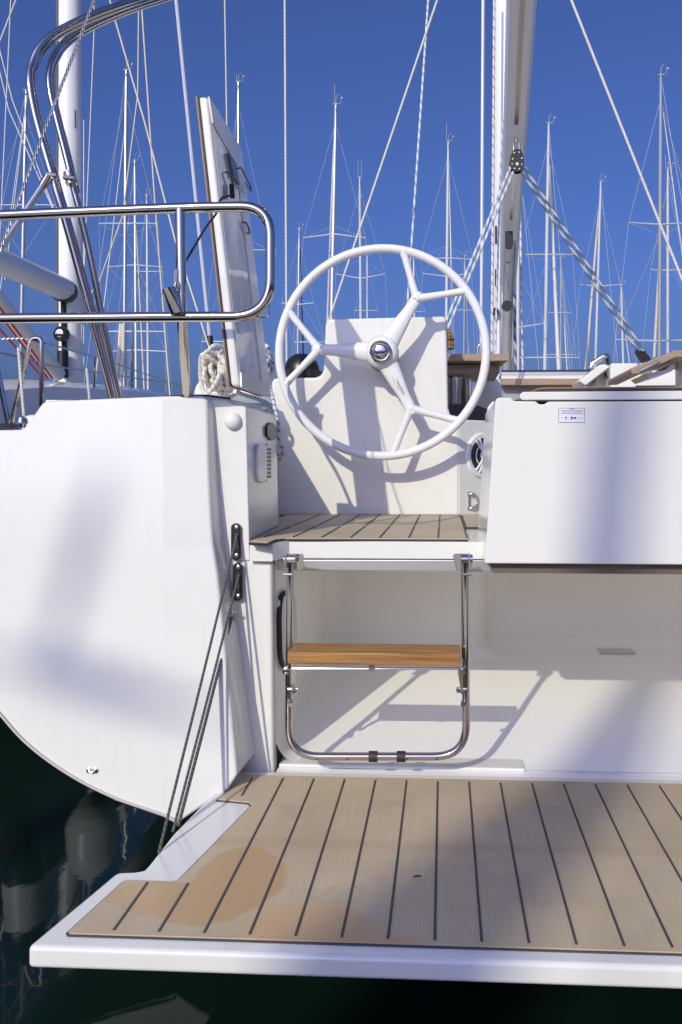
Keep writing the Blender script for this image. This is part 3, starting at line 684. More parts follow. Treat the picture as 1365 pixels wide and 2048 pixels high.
MB().tube([PY(963, 686, 7.6), PY(961, 712, 7.6)], .035, 10).tube(fillet([PY(955, 714, 7.5), PY(957, 690, 7.5), PY(966, 688, 7.5), PY(968, 712, 7.5)], .05), .008, 8).build('shroud_terminal', M_STEELD, Y_)
line('halyard', [(989, -40, 8.2), (989, 0, 8.2), (984, 705, 8.2)], 5, M_ROPER)
line('halyard', [(1006, 240, 8.0), (1000, 380, 8.1), (991, 705, 8.2)], 4.2, M_SHEET)
line('halyard', [(1041, 420, 8.2), (1042, 500, 8.2), (1046, 745, 8.2)], 4.0, M_ROPER)
line('halyard', [(1029, 590, 8.2), (1032, 745, 8.2)], 6.0, M_ROPEK)
line('lazy_jack', [(1125, -45, 6), (1143, 0, 6), (1240, 245, 6), (1375, 585, 6)], 5.2, M_ROPEW)
line('flag_halyard', [(218, -10, 4.2), (225, 20, 4.2), (290, 245, 4.2), (352, 485, 4), (440, 762, 3.6)], 3.4, M_CREAM)
line('flag_halyard', [(278, -40, 4.6), (278, 0, 4.6), (276, 190, 4.6), (246, 430, 4.6), (200, 560, 4.6), (170, 606, 4.6)], 2.6, M_CREAM)
line('flag_halyard', [(280, -40, 5), (283, 0, 5), (310, 400, 5), (341, 800, 5)], 3.2, M_CREAM)
# mast, boom, vang, mainsheet
mA = PY(1008, 700, 8.6); mr = .115
mb = MB(); mb.tube([(mA.x, 8.6, 1.5), (mA.x, 8.6, 19.5)], mr, 20); mast = mb.build('mast', M_MAST, Y_)
mb = MB()
for z0, z1 in ((3.05, 3.22), (3.5, 3.68)): MB().box((mA.x-mr*.86, 8.50, z0), (mA.x-mr*.70, 8.53, z1)).build('mast_slot', M_BLACK, mast)
mb.lathe([(.04, 0), (.04, .05), (.03, .06)], (mA.x-.10, 8.48, 2.76), (0, -1, 0), 14); mb.build('mast_fitting', M_BLACK, mast)
BY = lambda Yd: 3.71-(Yd-4.4)*.1816
def BX(Yd): a = PY(1046, 0, 4.4).x; b = PY(1017, 560, 8.2).x; return a+(b-a)*(Yd-4.4)/3.8
bA, bB = 3.5, 8.42
def boom_sec(Yd, hw=.083, hh=.25):
    x, z = BX(Yd), BY(Yd); return [Vector((x+a, Yd, z+c)) for a, c in ((-hw*.75, 0), (hw*.75, 0), (hw, .04), (hw, hh), (hw*.5, hh+.02), (-hw*.5, hh+.02), (-hw, hh), (-hw, .04))]
mb = MB(); b = mb.add(boom_sec(bA)+boom_sec(bB)); n = 8
mb.face(range(b, b+8)); mb.face(range(b+15, b+7, -1))
for i in range(8): j = (i+1) % 8; mb.face((b+i, b+8+i, b+8+j, b+j))
boom = mb.build('boom', M_BOOM, Y_, bevel=.012)
mb = MB()
for (s0_, s1_) in ((bA, 5.55), (5.9, 6.9)):
    p = [Vector((BX(s0_)-.013, s0_, BY(s0_)-.002)), Vector((BX(s0_)+.013, s0_, BY(s0_)-.002)), Vector((BX(s1_)+.013, s1_, BY(s1_)-.002)), Vector((BX(s1_)-.013, s1_, BY(s1_)-.002))]
    mb.prism(p, (0, 0, -.003))
mb.build('boom_track', M_STEELD, boom)
mb = MB(); mb.tube([Vector((BX(7.3), 7.3, BY(7.3)-.02)), PY(1016, 600, 8.0), PY(1012, 760, 8.35)], .052, 12, sq=.8); mb.build('boom_vang', M_ALU, boom)
mb = MB(); mb.prism([PY(px, py, 7.0) for px, py in [(1011, 462), (1026, 462), (1027, 485), (1024, 496), (1013, 496), (1011, 485)]], (0, .04, 0)); mb.build('vang_slot', M_BLACK, boom); mb = MB(); mb.prism([PY(px, py, 7.3) for px, py in [(1012, 510), (1014, 525), (1022, 525), (1025, 510), (1022, 524), (1014, 524)]], (0, .02, 0)); mb.build('vang_slot', M_BLACK, boom); mb = MB()
mb.lathe([(.05, -.03), (.05, .03)], PY(1014, 612, 7.8), (0, 1, 0), 14); mb.build('vang_fitting', M_BLACK, boom)
bc = PY(1034, 323, 5.72); kb = px_at(5.72)
mb = MB(); sh = [(0, -22), (8, -21), (13.5, -12), (14, -2), (11, 10), (7, 19), (2, 22), (-4, 22), (-9, 18), (-13, 8), (-15, -2), (-13, -13), (-7, -21)]
mb.prism([bc+Vector((x*kb, -.03, y*kb)) for x, y in sh], (0, .012, 0)); mb.prism([bc+Vector((x*kb, .02, y*kb)) for x, y in sh], (0, .012, 0)); mb.lathe([(11*kb, -.016), (8*kb, 0), (11*kb, .016)], bc+Vector((0, 0, -3*kb)), (0, 1, 0), 20)
mb.mat(1)
for (x, y, r0) in ((0, -8, 3.6), (-6, 14, 2), (4, 15, 2), (-9, 2, 2), (9, 3, 2), (-5, -17, 1.8), (4, -18, 1.8), (-10, -8, 1.6), (9, -9, 1.6)): mb.lathe([(r0*kb, 0), (r0*kb*.8, .003)], bc+Vector((x*kb, -.031, y*kb)), (0, -1, 0), 12)
blk = mb.build('mainsheet_block', [M_BLACK, M_STEELD], boom)
mb = MB()
mb.tube(fillet([bc+Vector((-.02, 0, 22*kb)), bc+Vector((-.022, 0, 40*kb)), bc+Vector((.018, 0, 40*kb)), bc+Vector((.02, 0, 22*kb))], .02), .007, 8)
mb.tube([bc+Vector((0, 0, 38*kb)), Vector((BX(5.72), 5.72, BY(5.72)))], .012, 8); mb.build('shackle', M_STEELD, boom)
for dx in (0, 10):
    line('mainsheet', [(1022+dx*.5, 334+dx, 5.72), (884+dx, 664-dx*.2, 4.7)], 5.6, M_SHEET)
    line('mainsheet', [(1045+dx*.5, 345-dx, 5.72), (1278+dx, 706-dx*.4, 5.35)], 5.4, M_ROPEK)
mb = MB()
for dx in (0, 11): mb.prism([PY(px+dx, py, 5.34+dx*.002) for px, py in [(1270, 702), (1277, 698), (1291, 716), (1290, 724), (1282, 725)]], (0, .03, 0))
mb.build('deck_block', M_BLACK, Y_, bevel=.004)
# cockpit furniture forward of the helm
mb = MB(); z1 = PY(900, 708, 4.2).z; z0 = PY(900, 722, 4.2).z
mb.prism([PY(860, 708, 4.2), PY(1014, 707, 4.2), PY(1020, 710, 4.2), PY(1020, 718, 4.2), PY(1016, 722, 4.2), PY(860, 722, 4.2)], (-.05, .62, 0)); 
tab = mb.build('table_leaf', M_TABLE, Y_, bevel=.004)
MB().box((-.78, 3.68, .86), (2.08, 8.4, .90)).build('cockpit_floor', M_SOLE, Y_)
for x0_, x1_ in ((-.80, -.25), (1.55, 2.10)): MB().box((x0_, 3.75, .902), (x1_, 7.2, 1.30)).build('cockpit_seat', M_WHITE, Y_, bevel=.03)
MB().prism([(-.75, 8.0, 1.30), (2.05, 8.0, 1.30), (1.5, 12.5, 1.45), (-.2, 12.5, 1.45)], (0, 0, .10)).build('cabin_top', M_WHITE, Y_, bevel=.03)
mb = MB(); mb.box((PY(880, 740, 4.3).x, 4.3, z0-.05), (PY(1000, 740, 4.3).x, 4.75, z0-.008)); mb.build('leaf_frame', M_TABLE, tab)
mb = MB(); c = PY(930, 800, 4.45); mb.tube([(c.x-.02, 4.45, .95), (c.x-.02, 4.45, z0-.05)], .055, 20); mb.tube([(c.x-.11, 4.5, .95), (c.x-.11, 4.5, z0-.05)], .05, 16); mb.build('table_leg', M_STEEL, tab)
mb = MB(); mb.prism([PY(px, py, 4.15) for px, py in [(896, 806), (955, 810), (980, 820), (975, 846), (896, 846)]], (0, .5, 0)); mb.build('foot_brace', M_SMOKE, Y_, bevel=.01)
mb = MB(); mb.prism([PY(px, py, 4.9) for px, py in [(950, 757), (996, 756), (1003, 760), (1005, 850), (948, 850)]], (0, .5, 0)); mb.build('cockpit_locker', M_WHITE, Y_, bevel=.02)
mb = MB(); mb.prism([PY(px, py, 6.2) for px, py in [(1003, 752), (1172, 751), (1172, 758), (1003, 758)]], (0, .3, 0))
mb.mat(1).prism([PY(px, py, 6.15) for px, py in [(1003, 757), (1160, 757), (1155, 770), (1003, 770)]], (0, .3, 0)); mb.mat(2).prism([PY(px, py, 6.22) for px, py in [(1003, 744), (1185, 743), (1190, 752), (1003, 752)]], (0, .3, 0))
mb.mat(3).prism([PY(px, py, 6.25) for px, py in [(1003, 768), (1160, 768), (1160, 800), (1003, 800)]], (0, .3, 0)); mb.mat(4).tube([PY(1003, 742, 6.22), PY(1190, 741, 6.22)], .008, 8)
mb.build('cockpit_bench', [M_WHITE, M_TABLE, M_ALUBAR, M_GREY, M_NAVY], Y_, bevel=.004)
mb = MB(); mb.prism([PY(px, py, 5.6) for px, py in [(1158, 762), (1200, 729), (1222, 727), (1222, 734), (1172, 772)]], (0, .35, 0)); mb.prism([PY(px, py, 5.7) for px, py in [(1156, 800), (1190, 768), (1196, 745), (1222, 740), (1222, 800)]], (0, .3, 0))
mb.prism([PY(px, py, 5.5) for px, py in [(1221, 800), (1221, 728), (1226, 726), (1520, 726), (1520, 800)]], (0, .6, 0)); mb.build('coachroof', M_WHITE, Y_, bevel=.012)
mb = MB(); mb.prism([PY(px, py, 5.49) for px, py in [(1272, 771), (1500, 770), (1500, 780), (1272, 780)]], (0, .02, 0)); mb.build('window_strip', M_BLACK, Y_)
mb = MB(); mb.prism([PY(px, py, 5.55) for px, py in [(1172, 770), (1218, 735), (1219, 752), (1215, 753), (1214, 742), (1190, 757)]], (0, .1, 0)); mb.build('hatch_slide', M_DARKU, Y_)
MB().tube(fillet([PY(1182, 735, 5.6), PY(1186, 727, 5.6), PY(1209, 712, 5.6), PY(1216, 714, 5.6), PY(1217, 728, 5.6)], .04), .02, 10).build('grab_rail', M_STEEL, Y_)
mb = MB(); mb.prism([PY(px, py, 3.9) for px, py in [(1262, 740), (1266, 735), (1322, 712), (1350, 700), (1500, 700), (1500, 708), (1352, 715), (1325, 727), (1284, 747), (1264, 748)]], (0, .55, 0)); t2 = mb.build('table_leaf', M_TABLE, Y_, bevel=.006)
MB().tube([PY(1281, 741, 3.88), PY(1320, 722, 3.88)], .008, 10).build('leaf_edge_rail', M_STEEL, t2)
mb = MB(); mb.box(tuple(PY(1358, 830, 4.1)), tuple(PY(1376, 722, 4.16))); mb.prism([PY(px, py, 4.0) for px, py in [(1290, 748), (1330, 740), (1345, 728), (1352, 728), (1345, 742), (1300, 756)]], (0, .3, 0)); mb.build('table_bracket', M_STEELD, t2)
# pivoting cleat on the quarter
MB().lathe([(.012, 0), (.012, .012), (.018, .016), (.014, .03), (0, .034)], PY(45, 856, 2.32), (0, 0, 1), 14).build('deck_button', M_STEEL, Y_)
mb = MB()
for dx in (-7, 6): mb.lathe([(.007, -.001), (.007, .004), (.004, .006)], TP(186+dx, 1540), (0, -1, 0), 12)
mb.tube([TP(180, 1541, -.004), TP(186, 1544, -.005), TP(192, 1540, -.004)], .003, 6); mb.build('drain_fitting', M_STEELD, transom)
# ------------------------------------------------------------------ loose ropes
def tangle(center, ext, n, r, seed, mat):
    rr = random.Random(seed); mb = MB()
    for k in range(n):
        pts = []; a0 = rr.uniform(0, 6.28); tilt = rr.uniform(-.5, .5); ox = rr.uniform(-.35, .35); oz = rr.uniform(-.25, .25); s = rr.uniform(.5, .95)
        yy = rr.uniform(-1, 1)
        for j in range(9):
            a = a0+j*2*math.pi/9
            x = (math.cos(a)*.62*s+ox)*ext[0]; z = (math.sin(a)*s*.85+oz)*ext[2]; y = (yy+.5*math.sin(a*2+k))*ext[1]
            pts.append(Vector(center)+Vector((x+tilt*z*.4, y, z+rr.uniform(-.1, .1)*ext[2])))
        mb.tube(spline(pts, 6, True), r, 9, closed=True)
    return mb
zc = PY(440, 745, 2.62)
tag(tangle(PY(441, 744, 3.0), (.074, .07, .096), 24, .0082, 3, M_ROPEW).build('rope_coil', M_ROPEW), 'cream rope coil heaped on the coaming behind the open lid', 'rope coil')
mb = tangle(PY(533, 715, 3.0), (.022, .03, .066), 5, .0085, 8, M_ROPEB)
mb.tube(spline([PY(533, 690, 3.0), PY(538, 720, 3.0), PY(531, 745, 2.98), PY(540, 775, 2.95), PY(547, 800, 2.88), PY(555, 840, 2.82), PY(558, 868, 2.80), PY(553, 893, 2.80)], 8), .007, 10)
mb.tube(spline([PY(470, 783, 2.4), PY(495, 792, 2.5), PY(520, 800, 2.6), PY(540, 812, 2.7), PY(552, 850, 2.80), PY(557, 880, 2.80), PY(566, 900, 2.82), PY(560, 918, 2.84), PY(552, 900, 2.82)], 8), .0065, 10)
tag(mb.build('sheet_rope', M_ROPEB), 'white rope with blue flecks dangling over the coaming by the switch', 'rope')
c = PY(893, 690, 4.05)
mb = MB()
for k in range(12):
    a = 2*math.pi*k/12; d = Vector((math.cos(a), math.sin(a), 0)); b0 = Vector((c.x, 4.05, 0))
    mb.tube([b0+d*.034+Vector((0, 0, 1.735)), b0+d*.031+Vector((0, 0, 1.78)), b0+d*.024+Vector((0, 0, 1.81)), b0+d*.006+Vector((0, 0, 1.835))], .007, 6)
mb.tube([Vector((c.x+math.cos(k/16*6.283)*.036, 4.05+math.sin(k/16*6.283)*.036, 1.785)) for k in range(16)], .006, 6, closed=True)
tag(mb.build('lantern_basket', M_AMBER, loc=(c.x, 4.05, 1.735)), 'small amber ribbed basket standing on the teak table leaf', 'basket')
# ------------------------------------------------------------------ neighbouring yacht on the left
def loft_hull(mb, xc, y0, L, hb, z_st, z_bow, sgn=1, stern=.86):
    N = 14; rows = []
    for i in range(N+1):
        s_ = i/N; w_ = hb*(stern+(1-stern)*math.sin(min(s_/.45, 1)*math.pi/2)) if s_ < .45 else hb*max(.012, 1-((s_-.45)/.55)**2.2)
        zz = z_st+(z_bow-z_st)*s_**1.6; d = -.35
        row = [(w_, zz), (w_*.985, zz*.6), (w_*.93, .25), (w_*.72, -.1), (w_*.3, d), (0, d)]
        rows.append([Vector((xc+x, y0+sgn*s_*L, z)) for x, z in row]+[Vector((xc-x, y0+sgn*s_*L, z)) for x, z in reversed(row[:-1])])
    b = len(mb.v); m = len(rows[0])
    for r0 in rows: mb.v += r0
    for i in range(N):
        for k in range(m-1): mb.face((b+i*m+k, b+i*m+k+1, b+(i+1)*m+k+1, b+(i+1)*m+k))
        mb.face((b+i*m, b+(i+1)*m, b+(i+2)*m-1, b+(i+1)*m-1))
    mb.face(range(b+m-1, b-1, -1)); return mb
XN = -4.2
NB = thing('sailing_yacht', 'neighbouring white yacht with grey boom and thick white mast beyond the left rail', 'sailing yacht', (XN, 4.4, 0))
loft_hull(MB(), XN, 3.75, 11.1, 1.86, 1.38, 1.85, stern=.9).build('hull', pm('shade_dark_hull', (.035, .04, .055), .25), NB)  # white hull's shade put into a dark colour, so its mirror image stays dark
mb = MB(); sec = [(5.4, 1.05, 1.30, 1.72), (6.2, 1.12, 1.34, 1.83), (8, 1.1, 1.42, 1.96), (10, .95, 1.55, 2.06), (11.6, .6, 1.64, 1.95), (12.4, .35, 1.68, 1.74)]
rows = [[Vector((XN-w_-.12, y, zb)), Vector((XN-w_, y, zt*.97)), Vector((XN-w_*.8, y, zt)), Vector((XN+w_*.8, y, zt)), Vector((XN+w_, y, zt*.97)), Vector((XN+w_+.12, y, zb))] for y, w_, zb, zt in sec]
for r0 in rows: mb.v += r0
for i in range(len(rows)-1):
    for k in range(5): mb.face((i*6+k, i*6+k+1, i*6+k+7, i*6+k+6))
mb.face(range(6)); mb.face(range(len(rows)*6-1, len(rows)*6-7, -1)); mb.build('coachroof', M_WHITE, NB, bevel=.03)
nm = PY(139, 700, 9.0); mb = MB(); mb.tube([(nm.x, 9, 1.9), (nm.x, 9, 17.5)], .137, 24); nmast = mb.build('mast', M_MAST, NB)
mb = MB(); mb.box((nm.x-.088, 8.868, 2.0), (nm.x-.072, 8.90, 17.4)); mb.mat(1).box((nm.x+.10, 8.9, 5.0), (nm.x+.112, 8.92, 5.2)); mb.build('mast_track', [M_CAULK, M_BLACK], nmast)
mb = MB(); mb.tube([PY(127, 578, 8.75), PY(10, 527, 6.9), PY(-140, 470, 5.3)], [.125, .115, .11], 16); nb = mb.build('boom', M_MASTG, NB)
mb = MB(); mb.tube([PY(122, 580, 8.7), PY(134, 583, 8.86)], [.13, .13], 12); mb.lathe([(.085, 0), (.085, .05), (.05, .08), (.02, .085)], PY(126, 669, 8.78), (0, -1, 0), 20); mb.lathe([(.06, 0), (.06, .3)], PY(126, 756, 8.75), (0, 0, 1), 14); mb.tube([PY(127, 600, 8.85), PY(130, 755, 8.85)], .03, 8)
mb.build('gooseneck', M_BLACK, nb); MB().lathe([(.045, .086), (.02, .09)], PY(126, 669, 8.78), (0, -1, 0), 16).build('winch_cap', M_STEEL, nb)
mb = MB(); mb.tube([PY(-40, 560, 7.0), PY(115, 748, 8.6)], .09, 14); mb.build('boom_vang', M_MASTG, nb)
for k, (a, b2) in enumerate((((-30, 590), (95, 755)), ((-30, 575), (105, 757)), ((-30, 625), (88, 758)))): MB().tube([PY(*a, 6.8), PY(*b2, 8.4)], .012, 6).build('control_line', M_RED, NB)
mb = MB(); ny = 4.55
mb.tube(fillet([PY(20, 862, ny), PY(63, 676, ny), PY(84, 676, ny), PY(83, 812, ny)], .06, 8), .0135, 10)
mb.tube(fillet([PY(-40, 560, ny), PY(16, 840, ny), PY(20, 862, ny)], .05, 8), .0155, 10); mb.build('pushpit', M_STEEL, NB)
for pts in (((-20, 678, 4.5), (45, 676, 4.55), (92, 686, 4.6), (200, 716, 7), (350, 768, 10.5), (400, 790, 13)), ((-20, 700, 4.4), (30, 712, 4.6), (100, 731, 5.5), (200, 746, 7.2), (400, 775, 12))): MB().tube([PY(*p) for p in pts], .0065, 6).build('lifeline', M_WIRE, NB)
for (x, y0, y1, yd) in ((188, 700, 800, 7.0), (264, 640, 790, 9)): MB().tube([PY(x+2, y0+14, yd), PY(x, y1, yd)], .014, 8).build('stanchion', M_STEEL, NB)
mb = MB()
for pts in (((23, -20, 8.6), (3, 420, 8.6), (-20, 800, 8.6)), ((40, -20, 7), (-30, 160, 6.6)), ((-10, 60, 9), (25, 200, 9), (128, 470, 9)), ((-10, 100, 9), (18, 220, 9), (112, 430, 9)), ((186, -20, 9), (190, 30, 9), (162, 700, 9)), ((168, 240, 9), (168, 760, 9)), ((55, 190, 9), (10, 560, 9))): mb.tube([PY(*p) for p in pts], .0065, 6)
mb.build('standing_rigging', M_ROPEW, NB)
mb = MB(); mb.tube([PY(243, 648, 8.5), PY(238, 715, 8.5), PY(226, 790, 8.5)], .024, 8); mb.tube([PY(248, 648, 8.5), PY(247, 715, 8.5), PY(240, 790, 8.5)], .022, 8)
tag(mb.build('rope_hank', M_ROPEW), 'white rope hank hung from the lifeline behind the left rail', 'rope')
# fenders hanging between the two hulls (seen mirrored in the water)
def fender(x, y, z0, z1, r, mats, label, ends):
    o = thing('fender', label, 'fender', (x, y, z0), 'fenders between the two hulls')
    L = z1-z0; mb = MB()
    mb.mat(1).lathe([(r*.16, 0), (r*.2, .035), (r*.42, .06), (r*.66, .09), (r*.85, .125), (r*.96, .165), (r, .21)], (x, y, z0), (0, 0, 1), 24)
    mb.mat(0).lathe([(r, .21), (r, L-.21)], (x, y, z0), (0, 0, 1), 24)
    mb.mat(1).lathe([(r, L-.21), (r*.96, L-.165), (r*.85, L-.125), (r*.66, L-.09), (r*.42, L-.06), (r*.2, L-.035), (r*.16, L)], (x, y, z0), (0, 0, 1), 24)
    mb.build('body', mats, o); MB().tube([(x, y, z1-.01), (x-.03, y, 1.75)], .008, 8).build('lanyard', M_ROPEW, o)
    return o
f2 = PY(40, 1700, 3.98); fender(-2.14, 3.98, .74, 1.40, .10, [M_FENW, M_NAVY], 'white fender with navy ends, mirrored at the lower left corner', 1)
fender(-2.18, 4.85, .84, 1.44, .15, [M_DKFEN, M_DKFEN], 'fat pale grey fender mirrored below the transom edge', 1)
# ------------------------------------------------------------------ yachts across the basin
def far_hull(mb, xc, y): return loft_hull(mb, xc, y-4.5, 11, 1.75, 1.15, 1.5)
hull_src = {}
M_FARW = pm('far_wire', (.42, .42, .43), .5)
M_FARA = pm('far_mast_white', (.58, .58, .57), .4); M_FARB = pm('far_mast_silver', (.42, .43, .44), .35, .5)
def far_yacht(label, top, bot, w_, spr=(), furl=None, ant=(), fw_=6, vane=True, furl_mat=None, grey=False):
    Yd = 1600*.15/w_; r = .068
    T = PY(top[0], top[1], Yd); B = PY(bot[0], bot[1], Yd)
    o = thing('sailing_yacht', label, 'sailing yacht', (B.x, Yd, 0), 'yachts moored across the basin')
    k = px_at(Yd)
    if not hull_src:
        h = loft_hull(MB(), B.x, Yd-4.5, 11, 1.75, 1.15, 1.5); ho_ = h.build('hull', M_WHITE, o); hull_src['o'] = ho_
        c_ = MB().box((B.x-.9, Yd-1, 1.1), (B.x+.9, Yd+3, 1.55)).build('coachroof', M_WHITE, o, bevel=.12); hull_src['c'] = c_
    else:
        for kk2 in ('o', 'c'): d = hull_src[kk2].copy(); C.objects.link(d); d.parent = o
    dirv = (B-T).normalized(); foot = B+dirv*((B.z-1.4)/max(.2, -dirv.z))
    mb = MB(); mb.tube([foot, B, T.lerp(B, .35), T.lerp(B, .12), T], [r, r, r*.97, r*.85, r*.6], 10)
    far_yacht.n = getattr(far_yacht, 'n', 0)+1; m_ = mb.build('mast', M_MASTG if grey else (M_FARA, M_FARB, M_MASTG)[far_yacht.n % 3], o)
    mh = MB(); mh.box((T.x-.09, T.y-.05, T.z), (T.x+.09, T.y+.05, T.z+.05))
    if vane:
        mh.tube([T, T+Vector((.16, 0, .05)), T+Vector((.24, 0, .22))], .014, 5); mh.tube([T+Vector((0, 0, .05)), T+Vector((.02, 0, .30)), T+Vector((.12, 0, .42))], .013, 5); mh.lathe([(.05, 0), (.05, .08)], T+Vector((.24, 0, .2)), (0, 0, 1), 8)
    for (dx, top_y) in ant: mh.tube([T+Vector((dx*k, 0, 0)), T+Vector((dx*k*1.2, 0, (top[1]-top_y)*k))], .013, 5)
    mh.build('masthead', M_GREY, m_)
    rg = MB(); tips = {}
    for (y, xl_, xr_, dz) in spr:
        f_ = (y-top[1])/(bot[1]-top[1]); xm = top[0]+(bot[0]-top[0])*f_; M0 = PY(xm, y, Yd)
        L_, R_ = PY(xl_, y+dz, Yd), PY(xr_, y+dz, Yd)
        MB().tube([L_, M0, R_], [.020, .034, .020], 8).build('spreader', M_MASTG, m_)
        for side, tip in ((0, L_), (1, R_)): tips.setdefault(side, []).append(tip)
    hd = T.lerp(B, .08)
    for side, sg in ((0, -1), (1, 1)):
        ch = Vector((foot.x+sg*1.6, Yd+.2, 1.2)); pts = [hd]+sorted(tips.get(side, []), key=lambda q: -q.z)+[ch]
        rg.tube(pts, .0065, 5)
        for tip in tips.get(side, []): rg.tube([tip, T.lerp(B, .55)], .0055, 5)
    rg.tube([T, Vector((foot.x+.5, Yd-5.2, 1.3))], .009, 5)
    rg.build('rigging', M_FARW, o)
    if furl:
        (x0, y0), (x1, y1) = furl; A_ = PY(x0, y0, Yd+.6); B_ = PY(x1, y1, Yd+.9); d_ = (B_-A_).normalized(); E_ = B_+d_*((B_.z-1.5)/max(.2, -d_.z))
        rr = fw_*k/2; MB().tube([A_, A_.lerp(B_, .15), B_, E_], [rr*.35, rr*.7, rr, rr], 8).build('furled_sail', furl_mat or M_SAILW, o)
    return o
far_yacht('distant yacht with tall silver mast nearest the twin bimini hoops, wind vane on top', (253, 142), (249, 745), 8, [(447, 198, 316, 0), (663, 205, 330, 0)], ((251, 250), (205, 640)), fw_=2.5)
far_yacht('distant yacht with plain pale mast just left of the rail post, second of three', (270, 322), (273, 800), 6, [(530, 215, 325, 4), (700, 215, 333, 3)], ((272, 430), (290, 800)), fw_=4, furl_mat=M_CREAM)
far_yacht('distant yacht whose short mast stands closest to the rail post', (294, 390), (297, 800), 5.4, [(543, 268, 325, 0)], None, [(0, 375)])
far_yacht('distant yacht with mast rising straight above the open locker lid', (477, 165), (478, 720), 7, [(500, 430, 540, 0), (683, 404, 520, 0)], None, [(-3, 148)])
far_yacht('distant yacht with tall mast and single whip aerial above the left half of the wheel', (672, 210), (663, 650), 8, [(468, 607, 732, 8)], ((668, 280), (655, 640)), [(-2, 168)], fw_=4)
far_yacht('distant yacht whose mast carries two upright aerials above the wheel', (720, 356), (722, 650), 6, [(557, 672, 771, -9)], None, [(-3, 320), (3, 320)], vane=False)
far_yacht('distant yacht with a dark furled sail beside its mast at the wheel left edge', (599, 458), (596, 715), 5.4, [(609, 563, 628, -3), (684, 588, 650, 0)], ((600, 470), (607, 712)), fw_=3.4, furl_mat=M_NAVY)
far_yacht('small far yacht with thin mast directly above the helm bulkhead', (735, 513), (735, 645), 4, [(621, 710, 756, 0)])
far_yacht('distant yacht with red-striped mast and aerial above the right spokes of the wheel', (897, 284), (893, 660), 6.4, [(516, 840, 947, 3), (553, 846, 944, -6)], ((899, 345), (906, 705)), [(-3, 245)], fw_=3)
far_yacht('small far yacht with thin mast seen inside the right rim of the wheel', (930, 512), (928, 715), 4, [(620, 905, 952, 0)], ((931, 540), (938, 712)), fw_=2)
far_yacht('tiny far yacht with mast showing between the upper wheel spokes', (828, 510), (829, 650), 4, [(623, 803, 850, 0)])
far_yacht('distant yacht with fat white furled sail along its mast right of the boom', (1098, 248), (1090, 745), 7.4, [(509, 1040, 1146, 0), (715, 1032, 1160, 0)], ((1100, 330), (1118, 745)), fw_=8)
far_yacht('far yacht with low slim mast beside the fat white furled sail', (1122, 516), (1122, 745), 4.6, [(625, 1098, 1143, 0), (709, 1090, 1152, 0)], ((1123, 545), (1135, 745)), fw_=2.6)
far_yacht('distant yacht with a beige furled sail leaning left of its mast', (1202, 364), (1191, 740), 6, [(573, 1161, 1241, -4)], ((1198, 420), (1172, 740)), fw_=6, furl_mat=M_CREAM)
far_yacht('far yacht with short mast close above the coachroof rail and block', (1243, 570), (1247, 730), 4.6, [], ((1245, 620), (1260, 730)), [(-3, 555)], fw_=2)
far_yacht('distant yacht with the tallest mast at the far right and a beige furled sail', (1322, 152), (1319, 730), 8.4, [(449, 1258, 1388, -4), (682, 1231, 1405, -3)], ((1326, 400), (1308, 730)), fw_=6, furl_mat=M_CREAM)
far_yacht('distant yacht with grey mast just right of the tallest mast', (1336, 338), (1336, 730), 6.6, [(541, 1302, 1372, -2)], ((1327, 225), (1372, 560)), [(-4, 310)], fw_=2.6, grey=True)
far_yacht('distant yacht whose pale mast emerges from behind the boom and vang', (1037, 300), (1036, 745), 7.6, [(655, 1010, 1088, -8)], None)
far_yacht('distant yacht with mast left of the bimini hoops and a low crosstree', (53, 182), (41, 780), 8, [(410, -20, 112, 0)], ((53, 200), (12, 500)), fw_=2)
# ------------------------------------------------------------------ quay side behind the viewer: unseen crane and pole added to shade the yacht, and houses
GZ = .50
def along(px, py, Yd, t): q = PY(px, py, Yd); return q-Vector((SUN.x, SUN.y, SUN.z))/abs(SUN.y)*t
jd = Vector((.08, 0, 1)); jb = along(1226, 960, 2.1, 13.5); kn = jb-jd*.76; kd = Vector((.40, 0, 1)); ft = kn-kd*2.5
o = thing('crane_shade_caster', 'unseen grey crane shape added on the quay to cast shade, its jib bent to fit', 'shade caster', (ft.x, ft.y, GZ))  # added out of view; jib bent to shape the soft shade on the stern
mb = MB(); mb.lathe([(.5, 0), (.5, .05), (.26, .1), (.22, 1.0), (.2, 1.1)], (ft.x, ft.y, GZ), (0, 0, 1), 20); mb.tube([(ft.x, ft.y, 1.4), (ft.x, ft.y, ft.z+.1)], .2, 16); mb.build('pillar', M_MASTG, o)
MB().tube([ft, kn-kd*.5, kn, jb-jd*.3, jb, jb+jd*1.4], [.19, .17, .12, .085, .074, .055], 16).build('jib', M_MASTG, o)
MB().tube([jb+jd*1.35, jb+jd*1.35-Vector((0, .1, 3.6))], .008, 6).build('hoist_wire', M_STEELD, o)
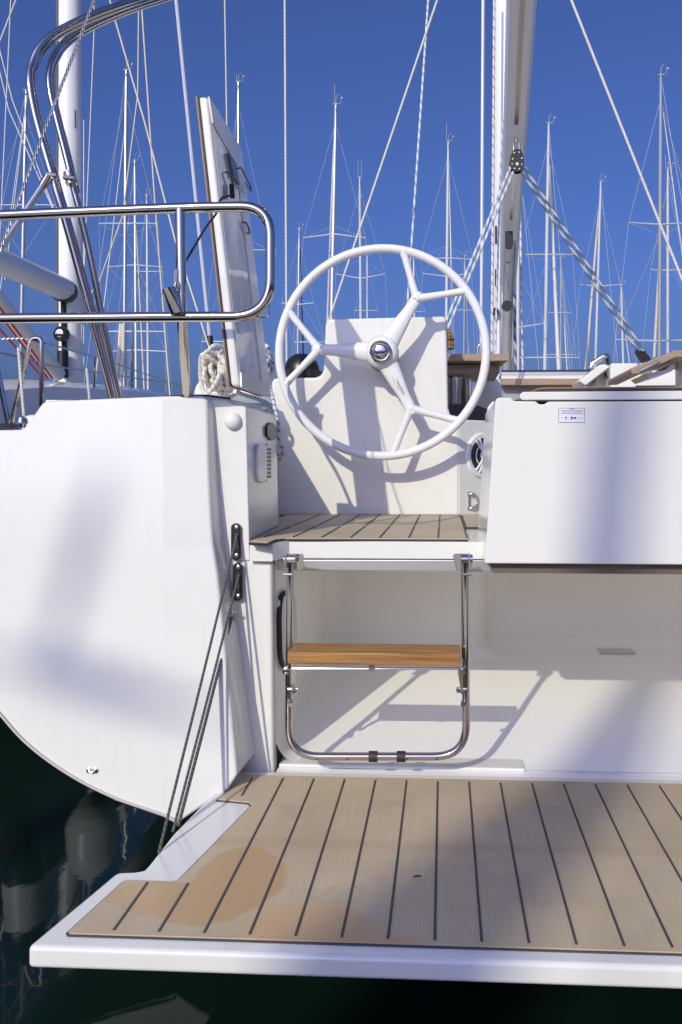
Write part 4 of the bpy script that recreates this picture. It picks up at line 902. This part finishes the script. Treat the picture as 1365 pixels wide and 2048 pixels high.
b2 = along(-190, 1290, 2.05, 15); c2 = along(385, 1415, 2.0, 15); e2 = along(45, 1318, 2.02, 15); m2 = along(200, 1362, 2.0, 15); f2_ = along(205, 915, 2.1, 15); g2_ = along(105, 1225, 2.05, 15)
o = thing('pole_shade_caster', 'unseen grey pole added on the quay to cast soft shade, with a crossarm and a floodlight', 'street lamp', (b2.x, b2.y, GZ))  # added out of view to cast the soft smudges on the hull panel
MB().tube([(b2.x, b2.y, GZ), (b2.x, b2.y, b2.z+1.0)], [.09, .06], 16).build('pole', M_MASTG, o)
MB().tube([b2, b2.lerp(e2, .85), e2, m2, c2], [.014, .014, .046, .042, .016], 12).build('crossarm', M_MASTG, o)
MB().tube([e2, g2_, g2_.lerp(f2_, .5), f2_], [.010, .026, .038, .014], 12).build('rod', M_GREY, o)  # tapered rod added for the upper smudge, gives no light
M_WALLS = [pm('ochre_render', (.30, .21, .13), .85), pm('brown_stone', (.22, .17, .13), .9), pm('sand_render', (.34, .27, .19), .85)]
M_PANE = pm('window_glass', (.02, .025, .03), .08); M_ROOF = pm('roof_tiles', (.24, .10, .06), .8)
for k, (x0, x1, hgt, lab) in enumerate(((-46, -16, 6.0, 'ochre rendered house on the quay with five window columns'), (-15.6, 9, 5.2, 'brown stone warehouse on the quay with low roof'), (9.4, 44, 6.6, 'long sand coloured house on the quay with tiled roof'))):
    o = thing('building', lab, 'building', ((x0+x1)/2, -34, GZ), 'houses along the quay')
    MB().box((x0, -44, GZ), (x1, -30, hgt)).build('wall', M_WALLS[k], o)
    mb = MB(); mb.prism([(x0-.4, -29.6, hgt), (x0-.4, -44.4, hgt), (x0-.4, -37, hgt+2.2)], (x1-x0+.8, 0, 0)); mb.build('roof', M_ROOF, o)
    for r0 in range(2):
        n = int((x1-x0)/4)
        for c0 in range(n):
            wx = x0+2+c0*4; wz = 1.3+r0*2.4
            mb = MB(); mb.box((wx, -30.02, wz), (wx+1.3, -29.95, wz+1.4)); mb.build('window', M_PANE, o)
